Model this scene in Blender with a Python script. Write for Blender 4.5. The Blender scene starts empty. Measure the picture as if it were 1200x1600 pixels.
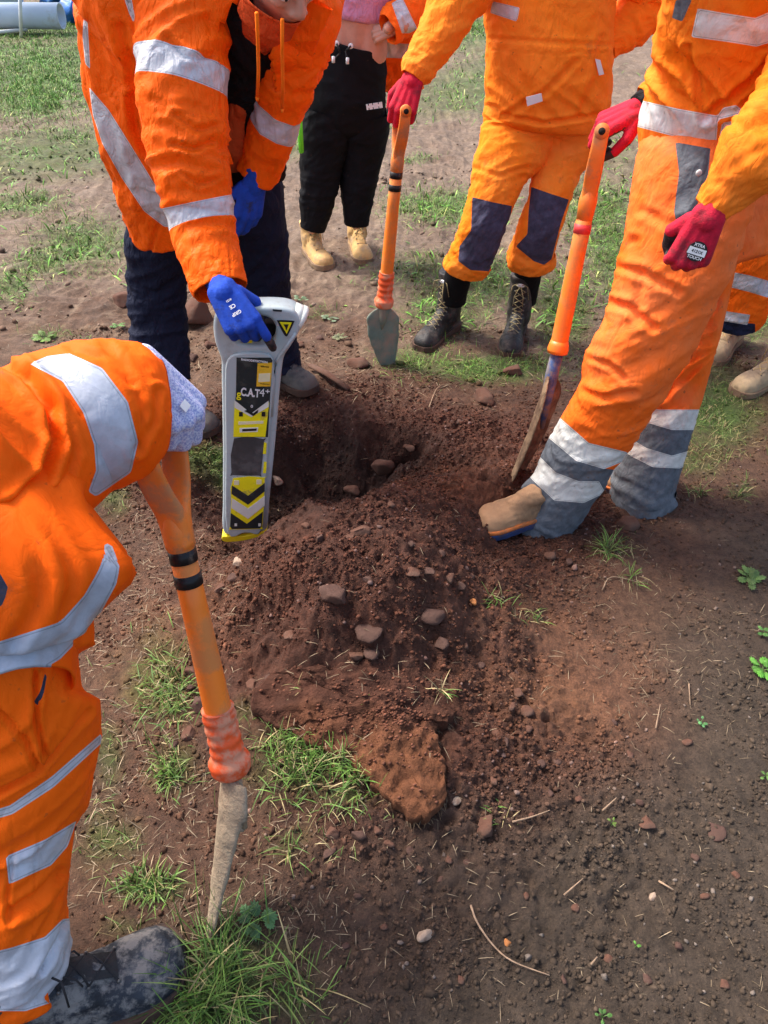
import bpy, bmesh, math, random
import numpy as np
from mathutils import Vector, Matrix
from mathutils.bvhtree import BVHTree
R = math.radians
scene = bpy.context.scene
COL = scene.collection

# ------------------------------------------------------------ camera, sky, sun, exposure
CZ, PITCH, F = 1.55, R(40), 1203.0          # camera height, downward pitch, focal length in photo pixels (1200x1600)
cam = bpy.data.objects.new('camera', bpy.data.cameras.new('camera')); COL.objects.link(cam)
cam.location = (0, 0, CZ); cam.rotation_euler = (R(90) - PITCH, 0, 0)
cam.data.sensor_fit = 'VERTICAL'; cam.data.sensor_height = 24; cam.data.lens = 24 * F / 1600
cam.data.clip_start = 0.02; cam.data.clip_end = 500
cam.data.dof.use_dof = False
scene.camera = cam
SUN_DIR = Vector((-0.50, 0.30, 0.86)).normalized()      # towards the sun
elev = math.asin(SUN_DIR.z); azim = math.atan2(SUN_DIR.x, SUN_DIR.y)
world = bpy.data.worlds.new("World"); scene.world = world; world.use_nodes = True
wn = world.node_tree; bg = wn.nodes['Background']
sky = wn.nodes.new('ShaderNodeTexSky'); sky.sky_type = 'NISHITA'; sky.sun_disc = False
sky.sun_elevation = elev; sky.sun_rotation = azim; sky.dust_density = 5; sky.air_density = 1.0; sky.ozone_density = 1.0
wn.links.new(sky.outputs[0], bg.inputs[0]); bg.inputs[1].default_value = 0.145
sun = bpy.data.objects.new('sun', bpy.data.lights.new('sun', 'SUN')); COL.objects.link(sun)
sun.data.energy = 1.9; sun.data.angle = R(12); sun.data.color = (1, .955, .88)
sun.rotation_euler = SUN_DIR.to_track_quat('Z', 'Y').to_euler()
scene.view_settings.view_transform = 'Standard'; scene.view_settings.look = 'None'
scene.view_settings.exposure = 1.34; scene.view_settings.gamma = 1; scene.view_settings.use_curve_mapping = False

# ------------------------------------------------------------ numbers, noise, projection
rng = np.random.default_rng(7); random.seed(7)
_p = rng.permutation(256); _p = np.concatenate([_p, _p, _p])
_g = rng.normal(size=(256, 3)); _g /= np.linalg.norm(_g, axis=1)[:, None]
def perlin(x, y, z=0.0):
    x, y, z = np.broadcast_arrays(np.asarray(x, float), np.asarray(y, float), np.asarray(z, float))
    xi, yi, zi = np.floor(x).astype(int), np.floor(y).astype(int), np.floor(z).astype(int)
    xf, yf, zf = x - xi, y - yi, z - zi
    f = lambda t: t * t * t * (t * (t * 6 - 15) + 10)
    u, v, w = f(xf), f(yf), f(zf); xi &= 255; yi &= 255; zi &= 255
    def g(a, b, c):
        q = _g[_p[_p[_p[xi + a] + yi + b] + zi + c] & 255]
        return q[..., 0] * (xf - a) + q[..., 1] * (yf - b) + q[..., 2] * (zf - c)
    L = lambda a, b, t: a + (b - a) * t
    return L(L(L(g(0,0,0), g(1,0,0), u), L(g(0,1,0), g(1,1,0), u), v),
             L(L(g(0,0,1), g(1,0,1), u), L(g(0,1,1), g(1,1,1), u), v), w) * 1.6
def lumps(x, y, cell, seed, keep=1.0):
    """rounded clods: dome height (in cells) over a jittered 2-D lattice"""
    X, Y = x / cell, y / cell; xi, yi = np.floor(X).astype(int), np.floor(Y).astype(int)
    out = np.zeros_like(X)
    for a in (-1, 0, 1):
        for b in (-1, 0, 1):
            i, j = (xi + a), (yi + b)
            h = _p[(_p[(i + seed) & 255] + j) & 255]; h2 = _p[(h + 37 + seed) & 255]; h3 = _p[(h2 + 91) & 255]; h4 = _p[(h3 + 11) & 255]
            cx, cy = i + h / 255., j + h2 / 255.; r = .18 + .42 * (h3 / 255.) ** 2
            dx, dy = X - cx, Y - cy; an = h4 / 40.
            ca, sa = np.cos(an), np.sin(an); ex, ey = dx * ca + dy * sa, (-dx * sa + dy * ca) * (1 + .6 * h4 / 255.)
            d2 = (ex * ex + ey * ey) / (r * r)
            out = np.maximum(out, np.where((d2 < 1) & (h4 < 255 * keep), r * np.sqrt(np.clip(1 - d2, 0, 1)), 0))
    return out
SP, CP = math.sin(PITCH), math.cos(PITCH)
def ray(px, py):
    a, b = (np.asarray(px, float) - 600) / F, (800 - np.asarray(py, float)) / F
    return np.stack(np.broadcast_arrays(a, CP + b * SP, -SP + b * CP), -1)
def W(px, py, Y):
    d = ray(px, py); t = Y / d[..., 1]; p = d * t[..., None]; p[..., 2] += CZ
    return p
def G(px, py, z=0.0):
    d = ray(px, py); t = (z - CZ) / d[..., 2]; p = d * t[..., None]; p[..., 2] += CZ
    return p
def depth_of(p):
    return p[..., 1] * CP + (CZ - p[..., 2]) * SP
def proj(p):
    dz = depth_of(p); up = p[..., 1] * SP + (p[..., 2] - CZ) * CP
    dz = np.where(np.abs(dz) < 1e-6, 1e-6, dz)
    return 600 + F * p[..., 0] / dz, 800 - F * up / dz
def sdpoly(x, y, poly):
    """signed distance to a polygon, positive inside"""
    P = np.array(poly, float); d = np.full(x.shape, 1e9); ins = np.zeros(x.shape, bool)
    for i in range(len(P)):
        a, b = P[i], P[(i + 1) % len(P)]; e = b - a; L2 = e @ e + 1e-9
        t = np.clip(((x - a[0]) * e[0] + (y - a[1]) * e[1]) / L2, 0, 1)
        d = np.minimum(d, np.hypot(x - a[0] - t * e[0], y - a[1] - t * e[1]))
        c = ((a[1] > y) != (b[1] > y)) & (x < (b[0] - a[0]) * (y - a[1]) / ((b[1] - a[1]) or 1e-9) + a[0])
        ins ^= c
    return np.where(ins, d, -d)
def dline(x, y, pts):
    P = np.array(pts, float); d = np.full(x.shape, 1e9)
    for a, b in zip(P[:-1], P[1:]):
        e = b - a; t = np.clip(((x - a[0]) * e[0] + (y - a[1]) * e[1]) / (e @ e + 1e-9), 0, 1)
        d = np.minimum(d, np.hypot(x - a[0] - t * e[0], y - a[1] - t * e[1]))
    return d

# ------------------------------------------------------------ terrain shape
def bump2(x, y, cx, cy, rx, ry, rot=0.0, p=2.0):
    c, s = math.cos(rot), math.sin(rot); u = (x - cx) * c + (y - cy) * s; v = -(x - cx) * s + (y - cy) * c
    return np.exp(-((u / rx) ** 2 + (v / ry) ** 2) ** (p / 2))
def dug(x, y):
    m = bump2(x, y, -.05, 1.35, .50, .50, 0, 4) + bump2(x, y, -.2, 2.15, .75, .45, 0, 4) + bump2(x, y, .35, 1.95, .45, .42, 0, 4) \
        + .8 * bump2(x, y, .25, .85, .45, .40, .4, 4)
    m = m + .25 * perlin(x * 4, y * 4, 3.3)
    return np.clip(m, 0, 1)
def height(x, y):
    x = np.asarray(x, float); y = np.asarray(y, float)
    near = np.exp(-np.clip(y - 3, 0, None) / 4)
    h = .016 * perlin(x * .9, y * .9, 1.1) + .008 * perlin(x * 3.1, y * 3.1, 5.5) + .005 * perlin(x * 9, y * 9, 2.5)
    wx, wy = x + .06 * perlin(x * 5, y * 5, 8.1) + .022 * perlin(x * 14, y * 14, 3.1), y + .06 * perlin(x * 5, y * 5, 9.7) + .022 * perlin(x * 14, y * 14, 4.7)
    h = h - .23 * bump2(wx, wy, -.21, 2.13, .27, .19, .12, 3) - .14 * bump2(wx, wy, -.43, 1.90, .19, .17, 0, 3)
    h = h - .22 * bump2(wx, wy, .075, 2.17, .055, .05, 0, 3)
    h = h + .295 * bump2(wx, wy, -.07, 1.42, .35, .29, .18, 3.0) + .11 * bump2(wx, wy, .20, 1.82, .36, .14, .68, 2.6)
    h = h + .05 * bump2(wx, wy, .05, 1.0, .26, .22, 0, 3)
    h = h + .05 * bump2(wx, wy, -.55, 2.85, .22, .14, 0, 2) + .04 * bump2(wx, wy, -.1, 2.62, .3, .08, 0, 2) + .03 * bump2(wx, wy, .62, 1.55, .12, .09, 0, 2)
    D = dug(x, y)
    pit = bump2(x, y, -.2, 2.1, .5, .35, 0, 3)
    rough = 1 - np.abs(perlin(x * 11, y * 11, 4.4))
    h = h + D * (.020 * (rough - .6) + .011 * (1 - 2 * np.abs(perlin(x * 24, y * 24, 6.6))) + .011 * (1 - 2 * np.abs(perlin(x * 52, y * 52, 1.6)))) + pit * .02 * perlin(x * 14, y * 14, 7.9)
    h = h + (.25 + .75 * D) * near * (.055 * .42 * lumps(x, y, .06, 3, .5) * np.clip(perlin(x * 3, y * 3, 12.) * 2 + .4, 0, 1) + .028 * .35 * lumps(x, y, .028, 31, .6) + .014 * .5 * lumps(x, y, .014, 77, .9))
    # trodden field further off: hoof-sized dents
    far = np.clip((y - 2.6) / .8, 0, 1) * np.exp(-np.clip(y - 12, 0, None) / 8)
    h = h + far * (.022 * perlin(x * 6, y * 6, 21.) + .012 * (1 - 2 * np.abs(perlin(x * 13, y * 13, 22.))))
    return h
def hit(px, py, n=14):
    """point of the terrain seen at a photo pixel"""
    px, py = np.atleast_1d(np.asarray(px, float)), np.atleast_1d(np.asarray(py, float))
    z = np.zeros_like(px)
    for _ in range(n):
        p = G(px, py, z); z = .5 * z + .5 * height(p[:, 0], p[:, 1])
    return G(px, py, z)

# ------------------------------------------------------------ object helpers
def tag(o, label=None, cat=None, group=None, kind=None):
    if label: o['label'] = label
    if cat: o['category'] = cat
    if group: o['group'] = group
    if kind: o['kind'] = kind
    return o
def link(o, parent=None):
    COL.objects.link(o)
    if parent is not None: o.parent = parent
    return o
def origin_of(parent):
    v = Vector((0, 0, 0))
    while parent is not None: v = v + parent.location; parent = parent.parent
    return np.array(v)
def mesh(name, verts, faces, mats=(), parent=None, fm=None, smooth=True, attrs=None, loc=None):
    """one mesh object; verts in world space, moved into the parent's (unrotated) space"""
    verts = np.asarray(verts, float)
    off = origin_of(parent); l = np.zeros(3)
    if loc is not None: l = np.asarray(loc, float); off = off + l
    me = bpy.data.meshes.new(name)
    if isinstance(faces, np.ndarray) and faces.ndim == 2:
        nf, k = faces.shape
        me.vertices.add(len(verts)); me.vertices.foreach_set('co', (verts - off).ravel())
        me.loops.add(nf * k); me.loops.foreach_set('vertex_index', faces.astype(np.int32).ravel())
        me.polygons.add(nf); me.polygons.foreach_set('loop_start', np.arange(0, nf * k, k, dtype=np.int32))
        me.update(calc_edges=True)
    else:
        me.from_pydata([tuple(v) for v in (verts - off)], [], [tuple(int(i) for i in f) for f in faces]); me.update()
    for m in (mats if isinstance(mats, (list, tuple)) else [mats]): me.materials.append(m)
    if fm is not None: me.polygons.foreach_set('material_index', np.asarray(fm, np.int32))
    if attrs:
        for k_, a in attrs.items():
            a = np.asarray(a, np.float32)
            if a.ndim == 2:
                at = me.color_attributes.new(k_, 'FLOAT_COLOR', 'POINT')
                at.data.foreach_set('color', np.concatenate([a, np.ones((len(a), 1), np.float32)], 1).ravel())
            else:
                at = me.attributes.new(k_, 'FLOAT', 'POINT'); at.data.foreach_set('value', a)
    if smooth: me.polygons.foreach_set('use_smooth', np.ones(len(me.polygons), bool))
    o = bpy.data.objects.new(name, me)
    if loc is not None: o.location = tuple(l)
    return link(o, parent)
def empty(name, loc, parent=None):
    o = bpy.data.objects.new(name, None); o.location = tuple(loc); o.empty_display_size = .1
    return link(o, parent)
class MB:
    """collects closed pieces"""
    def __init__(s): s.v = []; s.f = []; s.m = []; s.n = 0
    def add(s, v, f, m=0):
        v = np.asarray(v, float); s.v.append(v); s.f += [tuple(int(i) + s.n for i in q) for q in f]; s.m += [m] * len(f); s.n += len(v)
    def build(s, name, mats, parent=None, smooth=True, loc=None):
        return mesh(name, np.concatenate(s.v), s.f, mats, parent, s.m, smooth, loc=loc)
def frame(d, hint=(0, 0, 1)):
    d = np.asarray(d, float); d = d / (np.linalg.norm(d) + 1e-12); h = np.asarray(hint, float)
    if abs(d @ h) > .98 * np.linalg.norm(h): h = np.array((1., 0, 0))
    a = np.cross(d, h); a /= np.linalg.norm(a); b = np.cross(a, d)
    return a, b, d
def rod(pts, rad, n=12, cap=True, flat=1.0, hint=(0, 0, 1)):
    """tube along points, one radius per point"""
    P = [np.asarray(p, float) for p in pts]; rad = [rad] * len(P) if np.isscalar(rad) else list(rad)
    th = np.linspace(0, 2 * math.pi, n, endpoint=False); V = []
    for i, p in enumerate(P):
        d = P[min(i + 1, len(P) - 1)] - P[max(i - 1, 0)]
        a, b, _ = frame(d, hint)
        V.append(p + np.outer(np.cos(th), a) * rad[i] + np.outer(np.sin(th), b) * rad[i] * flat)
    V = np.concatenate(V); Fc = []
    for i in range(len(P) - 1):
        for j in range(n):
            k = (j + 1) % n; Fc.append((i * n + j, i * n + k, (i + 1) * n + k, (i + 1) * n + j))
    if cap: Fc.append(tuple(range(n))[::-1]); Fc.append(tuple((len(P) - 1) * n + j for j in range(n)))
    return V, Fc
def ball(c, r, nu=14, nv=9):
    V = [(0, 0, -1)]; 
    for i in range(1, nv):
        t = -math.pi / 2 + math.pi * i / nv
        for j in range(nu): q = 2 * math.pi * j / nu; V.append((math.cos(t) * math.cos(q), math.cos(t) * math.sin(q), math.sin(t)))
    V.append((0, 0, 1)); Fc = [(0, 1 + (j + 1) % nu, 1 + j) for j in range(nu)]
    for i in range(nv - 2):
        for j in range(nu): k = (j + 1) % nu; a = 1 + i * nu; Fc.append((a + j, a + k, a + nu + k, a + nu + j))
    a = 1 + (nv - 2) * nu; Fc += [(a + j, a + (j + 1) % nu, a + nu) for j in range(nu)]
    return np.array(V) * np.asarray(r) + np.asarray(c, float), Fc
def evaluated(o):
    bpy.context.view_layer.update(); dg = bpy.context.evaluated_depsgraph_get()
    return bpy.data.meshes.new_from_object(o.evaluated_get(dg))
def fuse(mb, voxel, smooth=6, fac=.5):
    """union of closed pieces as one continuous skin: returns verts, faces"""
    me = bpy.data.meshes.new('tmp'); me.from_pydata([tuple(v) for v in np.concatenate(mb.v)], [], mb.f); me.update()
    o = bpy.data.objects.new('tmp', me); COL.objects.link(o)
    r = o.modifiers.new('r', 'REMESH'); r.mode = 'VOXEL'; r.voxel_size = voxel
    if smooth: s = o.modifiers.new('s', 'SMOOTH'); s.iterations = smooth; s.factor = fac
    e = evaluated(o); v = np.empty(len(e.vertices) * 3); e.vertices.foreach_get('co', v)
    f = [tuple(p.vertices) for p in e.polygons]
    bpy.data.objects.remove(o); bpy.data.meshes.remove(me); bpy.data.meshes.remove(e)
    fa = np.array(f) if all(len(q) == 4 for q in f) else f
    return v.reshape(-1, 3), fa
def normals(V, Fq):
    N = np.zeros_like(V)
    Fq = np.asarray(Fq); a = np.cross(V[Fq[:, 2]] - V[Fq[:, 0]], V[Fq[:, 3 if Fq.shape[1] > 3 else 1]] - V[Fq[:, 1]])
    for k in range(Fq.shape[1]): np.add.at(N, Fq[:, k], a)
    return N / (np.linalg.norm(N, axis=1)[:, None] + 1e-12)
def plate(outline, holes, depth, bevel, res=3):
    """2-D outline with holes extruded; returns verts (x, y in plane, z thickness), faces"""
    cu = bpy.data.curves.new('tmp', 'CURVE'); cu.dimensions = '2D'; cu.fill_mode = 'BOTH'; cu.extrude = max(depth / 2 - bevel, 0); cu.bevel_depth = bevel
    cu.bevel_resolution = res; cu.offset = -bevel
    for pts in [outline] + list(holes):
        sp = cu.splines.new('POLY'); sp.points.add(len(pts) - 1); sp.use_cyclic_u = True
        for q, p in zip(sp.points, pts): q.co = (p[0], p[1], 0, 1)
    o = bpy.data.objects.new('tmp', cu); COL.objects.link(o); e = evaluated(o)
    v = np.array([tuple(q.co) for q in e.vertices]); f = [tuple(p.vertices) for p in e.polygons]
    bpy.data.objects.remove(o); bpy.data.curves.remove(cu); bpy.data.meshes.remove(e)
    return v, f
def text_mesh(s, size, extrude=0.0004, align='CENTER', bold=0.0):
    cu = bpy.data.curves.new('tmp', 'FONT'); cu.body = s; cu.size = size; cu.extrude = extrude; cu.align_x = align; cu.align_y = 'CENTER'; cu.offset = bold
    o = bpy.data.objects.new('tmp', cu); COL.objects.link(o); e = evaluated(o)
    v = np.array([tuple(q.co) for q in e.vertices]); f = [tuple(p.vertices) for p in e.polygons]
    bpy.data.objects.remove(o); bpy.data.curves.remove(cu); bpy.data.meshes.remove(e)
    return v, f
def smooth_closed(pts, n=6):
    P = np.array(pts, float); m = len(P); out = []
    for i in range(m):
        p0, p1, p2, p3 = P[i - 1], P[i], P[(i + 1) % m], P[(i + 2) % m]
        for k in range(n):
            t = k / n; out.append(.5 * (2 * p1 + (p2 - p0) * t + (2 * p0 - 5 * p1 + 4 * p2 - p3) * t * t + (3 * p1 - p0 - 3 * p2 + p3) * t ** 3))
    return np.array(out)

# ------------------------------------------------------------ materials
def s2l(c): return tuple((x / 12.92 if x <= .04045 else ((x + .055) / 1.055) ** 2.4) for x in (v / 255 for v in c))
class NT:
    def __init__(s, name):
        s.m = bpy.data.materials.new(name); s.m.use_nodes = True; s.t = s.m.node_tree; s.b = s.t.nodes['Principled BSDF']
        s.tc = s.t.nodes.new('ShaderNodeTexCoord').outputs['Object']
    def n(s, t, **k):
        q = s.t.nodes.new('ShaderNode' + t)
        for a, b in k.items(): setattr(q, a, b)
        return q
    def put(s, sock, v):
        if hasattr(v, 'is_output') or isinstance(v, bpy.types.NodeSocket): s.t.links.new(v, sock)
        else: sock.default_value = (*v, 1) if isinstance(v, tuple) and len(v) == 3 and sock.type == 'RGBA' else v
    def noise(s, scale, detail=4, rough=.6, vec=None, dist=0.0):
        q = s.n('TexNoise'); s.put(q.inputs['Vector'], vec or s.tc)
        q.inputs['Scale'].default_value = scale; q.inputs['Detail'].default_value = detail; q.inputs['Roughness'].default_value = rough; q.inputs['Distortion'].default_value = dist
        return q.outputs['Fac']
    def ramp(s, v, a, b, lo=0.0, hi=1.0):
        q = s.n('MapRange'); s.put(q.inputs[0], v); q.inputs[1].default_value = a; q.inputs[2].default_value = b; q.inputs[3].default_value = lo; q.inputs[4].default_value = hi
        return q.outputs[0]
    def mix(s, f, a, b, mode='MIX'):
        q = s.n('Mix', data_type='RGBA', blend_type=mode); s.put(q.inputs[0], f); s.put(q.inputs[6], a); s.put(q.inputs[7], b); return q.outputs[2]
    def math(s, op, a, b=0.0):
        q = s.n('Math', operation=op); s.put(q.inputs[0], a); s.put(q.inputs[1], b); return q.outputs[0]
    def attr(s, name, col=False):
        q = s.n('Attribute', attribute_name=name); return q.outputs['Color' if col else 'Fac']
    def bump(s, h, strength, dist, prev=None):
        q = s.n('Bump'); q.inputs['Strength'].default_value = strength; q.inputs['Distance'].default_value = dist; s.put(q.inputs['Height'], h)
        if prev: s.put(q.inputs['Normal'], prev)
        return q.outputs[0]
    def out(s, col, rough=.8, metal=0.0, normal=None, spec=.3):
        s.put(s.b.inputs['Base Color'], col); s.put(s.b.inputs['Roughness'], rough); s.put(s.b.inputs['Metallic'], metal)
        s.b.inputs['Specular IOR Level'].default_value = spec
        if normal: s.put(s.b.inputs['Normal'], normal)
        return s.m
def surf(name, col, rough=.8, var=.25, scale=14, bump=.3, bscale=60, bdist=.004, metal=0.0, dirt=None, dirt_amt=.5, dscale=6, spec=.3, fine=0.0):
    """painted, rubber, leather, stone ...: mottled colour, dirt patches, relief"""
    t = NT(name); c = tuple(col)
    v = t.ramp(t.noise(scale, 5), .3, .7, 1 - var, 1 + var * .6)
    base = t.mix(1.0, c, t.n('CombineColor').outputs[0], 'MULTIPLY') if False else t.mix(1.0, c, v, 'MULTIPLY')
    r = rough
    if dirt:
        d = t.ramp(t.noise(dscale, 8, .7), .62 - dirt_amt * .35, .70 - dirt_amt * .25)
        base = t.mix(t.math('MULTIPLY', d, .85), base, dirt); r = t.ramp(d, 0, 1, rough, .9)
    nm = t.bump(t.noise(bscale, 5, .6), bump, bdist)
    if fine: nm = t.bump(t.noise(bscale * 7, 2), fine, bdist * .3, nm)
    return t.out(base, r, metal, nm, spec)
ORANGE = (1.0, .135, .004)
TAPE = (.66, .67, .70)
def cloth(name, col, patch=(.03, .035, .06), grime=(.16, .08, .04), grime_amt=.3, wrinkle=.35, tape=TAPE, fade=None, rough=.75, wscale=9):
    """fabric with sewn-on reflective tape ('tape' > 0) and contrast panels or painted shade ('patch' > 0) read from attributes"""
    t = NT(name)
    c = t.mix(t.ramp(t.noise(5, 3), .35, .7), tuple(x * .88 for x in col), col)
    if fade: c = t.mix(t.ramp(t.noise(3.2, 5, .65), .42, .68, 0, .75), c, fade)
    sc = t.noise(38, 6, .7)
    g = t.ramp(t.noise(8, 9, .75), .66 - grime_amt * .25, .80 - grime_amt * .2, 0, .55)
    spots = t.ramp(t.noise(60, 2, .5), .70, .76, 0, .35 + grime_amt * .4)
    pc = t.mix(t.ramp(sc, .3, .7), tuple(x * .75 for x in patch), tuple(min(1, x * 1.5) for x in patch))
    tp = t.attr('tape'); pa = t.attr('patch')
    isT = t.math('GREATER_THAN', tp, .0001); isP = t.math('GREATER_THAN', pa, .0001)
    seam = t.math('LESS_THAN', t.math('ABSOLUTE', t.math('SUBTRACT', tp, .0030)), .0007)
    c = t.mix(isP, c, pc)
    tc_ = t.mix(t.ramp(t.noise(25, 6, .7), .35, .75), tuple(x * .72 for x in tape), tape)
    tc_ = t.mix(t.math('MULTIPLY', seam, .5), tc_, (.14, .14, .15))
    c = t.mix(isT, c, tc_)
    c = t.mix(g, c, grime); c = t.mix(spots, c, tuple(x * .5 for x in grime))
    mp = t.n('Mapping'); t.put(mp.inputs[0], t.tc); mp.inputs['Scale'].default_value = (1, 1, .55); mp.inputs['Rotation'].default_value = (0, .5, .2)
    w1 = t.noise(wscale, 3, .5, mp.outputs[0], .9); w2 = t.noise(wscale * 3.2, 3, .55, mp.outputs[0], .6)
    rid = lambda v: t.math('ABSOLUTE', t.math('SUBTRACT', v, .5))
    nm = t.bump(t.math('ADD', rid(w1), t.math('MULTIPLY', rid(w2), .45)), min(1, wrinkle * 1.7), .034)
    nm = t.bump(t.noise(900, 1), .12, .0006, nm)
    r = t.ramp(isT, 0, 1, rough, .42)
    m = t.out(c, r, t.ramp(isT, 0, 1, 0, .15), nm, .12)
    t.b.inputs['Sheen Weight'].default_value = 0
    return m
M = {}
M['orange_a'] = cloth('orange_coat_nylon', (1.0, .13, .003), grime_amt=.12, wrinkle=.4, rough=.55)
M['orange_b'] = cloth('orange_vest_fabric', (1.0, .15, .01), grime_amt=0, wrinkle=.3)
M['orange_c'] = cloth('orange_fleece_fabric', (1.0, .225, .012), patch=(.045, .045, .075), grime_amt=.12, wrinkle=.3, fade=(1.0, .27, .03))
M['orange_ct'] = cloth('orange_worn_trouser_fabric', (1.0, .24, .012), patch=(.05, .05, .085), grime_amt=.3, wrinkle=.28, fade=(.9, .30, .05))
M['orange_d'] = cloth('orange_overall_cotton', (1.0, .195, .006), patch=(.11, .125, .15), grime_amt=.12, wrinkle=.28, tape=(.92, .92, .90), fade=(1.0, .25, .03))
M['orange_dt'] = cloth('orange_faded_overall_cotton', (1.0, .15, .012), patch=(.105, .115, .13), grime=(.22, .12, .07), grime_amt=.38, wrinkle=.26, tape=(.85, .84, .78), fade=(.93, .235, .075))
M['orange_e'] = cloth('orange_trouser_cotton', (1.0, .15, .006), patch=(.015, .02, .05), grime_amt=.2, wrinkle=.5)
M['orange_f'] = cloth('orange_coat_polyester', (1.0, .125, .002), grime_amt=.03, wrinkle=.13, rough=.65, tape=(.50, .54, .62))
M['orange_ft'] = cloth('orange_trouser_polyester', (1.0, .135, .003), grime_amt=.04, wrinkle=.22, tape=(.62, .64, .70))
M['navy'] = cloth('navy_trouser_twill', (.010, .013, .030), grime=(.05, .035, .03), grime_amt=.1, wrinkle=.5)
M['black_knit'] = cloth('black_jersey', (.007, .007, .009), grime_amt=0, wrinkle=.13)
M['black_fleece'] = cloth('black_fleece_lining', (.010, .009, .010), grime_amt=.25, grime=(.1, .07, .05), wrinkle=.6)
M['pink'] = cloth('pink_cotton', (.62, .30, .46), grime_amt=0, wrinkle=.5)
M['hood'] = cloth('dull_orange_hoodie_cotton', (.62, .085, .02), grime_amt=.1, wrinkle=.5)
M['skin'] = surf('skin', (.56, .29, .20), .5, .12, 30, .15, 120, .002, dirt=None, spec=.4)
M['lip'] = surf('lip_skin', (.40, .13, .11), .45, .1)
M['hair'] = surf('dark_hair', (.02, .012, .008), .6, .4, 90, .9, 160, .006)
M['eye'] = surf('eye_white', (.7, .68, .65), .2, .02)
M['glove_blue'] = surf('blue_glove_knit', (.010, .060, .42), .8, .3, 40, .9, 260, .002, dirt=(.03, .035, .06), dirt_amt=.15, dscale=22)
M['glove_red'] = surf('red_glove_knit', (.56, .008, .035), .8, .25, 40, .9, 260, .002, dirt=(.20, .02, .03), dirt_amt=.3, dscale=22)
M['glove_dip'] = surf('dark_grey_latex_coating', (.022, .022, .026), .6, .5, 60, .9, 240, .003, dirt=(.10, .08, .07), dirt_amt=.4, dscale=40)
def speckle():
    t = NT('lilac_speckled_glove_knit'); c = t.mix(t.ramp(t.noise(330, 2, .6), .40, .58), (.28, .32, .60), (.62, .64, .80))
    return t.out(c, .8, 0, t.bump(t.noise(300, 3), .5, .0012))
M['glove_lilac'] = speckle()
M['white'] = surf('white_print', (.75, .75, .75), .5, .1)
M['black_print'] = surf('black_print', (.012, .013, .015), .45, .2)
MUD = (.085, .045, .030)
DUST = (.13, .115, .10)
M['boot_grey'] = surf('dusty_grey_leather', (.055, .056, .06), .75, .5, 22, .6, 70, .004, dirt=DUST, dirt_amt=.75, dscale=13, fine=.4)
M['boot_near'] = surf('scuffed_blue_grey_leather', (.028, .034, .045), .6, .7, 16, .8, 50, .006, dirt=(.22, .205, .19), dirt_amt=.5, dscale=30, fine=.4)
M['boot_tan'] = surf('tan_nubuck_leather', (.56, .35, .14), .85, .2, 18, .4, 80, .003, dirt=(.36, .25, .15), dirt_amt=.35, dscale=12, fine=.4)
M['boot_worn'] = surf('worn_light_brown_leather', (.42, .235, .12), .8, .3, 14, .5, 60, .004, dirt=(.20, .12, .07), dirt_amt=.42, dscale=11, fine=.4)
M['boot_sand'] = surf('sand_suede', (.40, .29, .17), .9, .25, 18, .5, 80, .003, dirt=(.25, .18, .12), dirt_amt=.4, dscale=12, fine=.4)
M['boot_black'] = surf('black_boot_leather', (.018, .017, .018), .5, .5, 25, .6, 80, .004, dirt=(.09, .075, .065), dirt_amt=.32, dscale=16, fine=.4)
M['sole_dark'] = surf('dark_rubber_sole', (.03, .028, .027), .8, .4, 30, .6, 60, .004, dirt=MUD, dirt_amt=.7, dscale=15)
M['sole_tan'] = surf('muddy_tan_sole', (.28, .19, .11), .85, .3, 30, .6, 60, .004, dirt=(.15, .09, .06), dirt_amt=.5, dscale=15)
M['sole_blue'] = surf('blue_rubber_sole', (.025, .045, .13), .7, .3, 30, .5, 60, .003, dirt=MUD, dirt_amt=.5, dscale=18)
M['sole_orange'] = surf('orange_midsole', (.62, .17, .04), .7, .3, 30, .4, 60, .003, dirt=(.25, .13, .07), dirt_amt=.35, dscale=18)
M['eyelet'] = surf('dull_eyelet_metal', (.16, .15, .14), .4, .1, metal=.6)
M['lace_tan'] = surf('tan_lace', (.45, .32, .14), .9, .3, 60)
M['lace_olive'] = surf('olive_speckled_lace', (.30, .25, .13), .9, .7, 200)
M['lace_dark'] = surf('dark_lace', (.03, .028, .03), .9, .4, 60)
M['spade_orange'] = surf('orange_insulated_shaft_plastic', (.86, .205, .018), .42, .15, 7, .15, 30, .003, dirt=(.60, .21, .055), dirt_amt=.4, dscale=12, spec=.5)
M['spade_pale'] = surf('scuffed_pale_orange_plastic', (.80, .205, .028), .5, .2, 9, .25, 30, .003, dirt=(.46, .20, .085), dirt_amt=.42, dscale=16, spec=.4)
M['collar'] = surf('red_orange_ribbed_rubber', (.80, .105, .025), .5, .25, 18, .35, 60, .003, dirt=(.62, .30, .18), dirt_amt=.5, dscale=20)
M['tape_black'] = surf('black_vinyl_tape', (.012, .011, .012), .4, .5, 40, .4, 60, .002, dirt=(.15, .10, .07), dirt_amt=.2, dscale=40)
M['tape_red'] = surf('red_vinyl_tape', (.68, .05, .05), .45, .2, 40)
M['steel_muddy'] = surf('steel_caked_with_dry_mud', (.36, .28, .19), .9, .35, 18, .9, 30, .010, dirt=(.22, .15, .10), dirt_amt=.35, dscale=9, fine=.5)
M['steel_rust'] = surf('rusty_muddy_steel', (.13, .075, .045), .85, .5, 18, .9, 34, .010, dirt=(.26, .17, .10), dirt_amt=.5, dscale=14, fine=.5)
M['steel_green'] = surf('green_painted_steel_blade', (.15, .21, .17), .55, .2, 12, .35, 40, .003, dirt=(.28, .22, .16), dirt_amt=.5, dscale=9)
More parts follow.
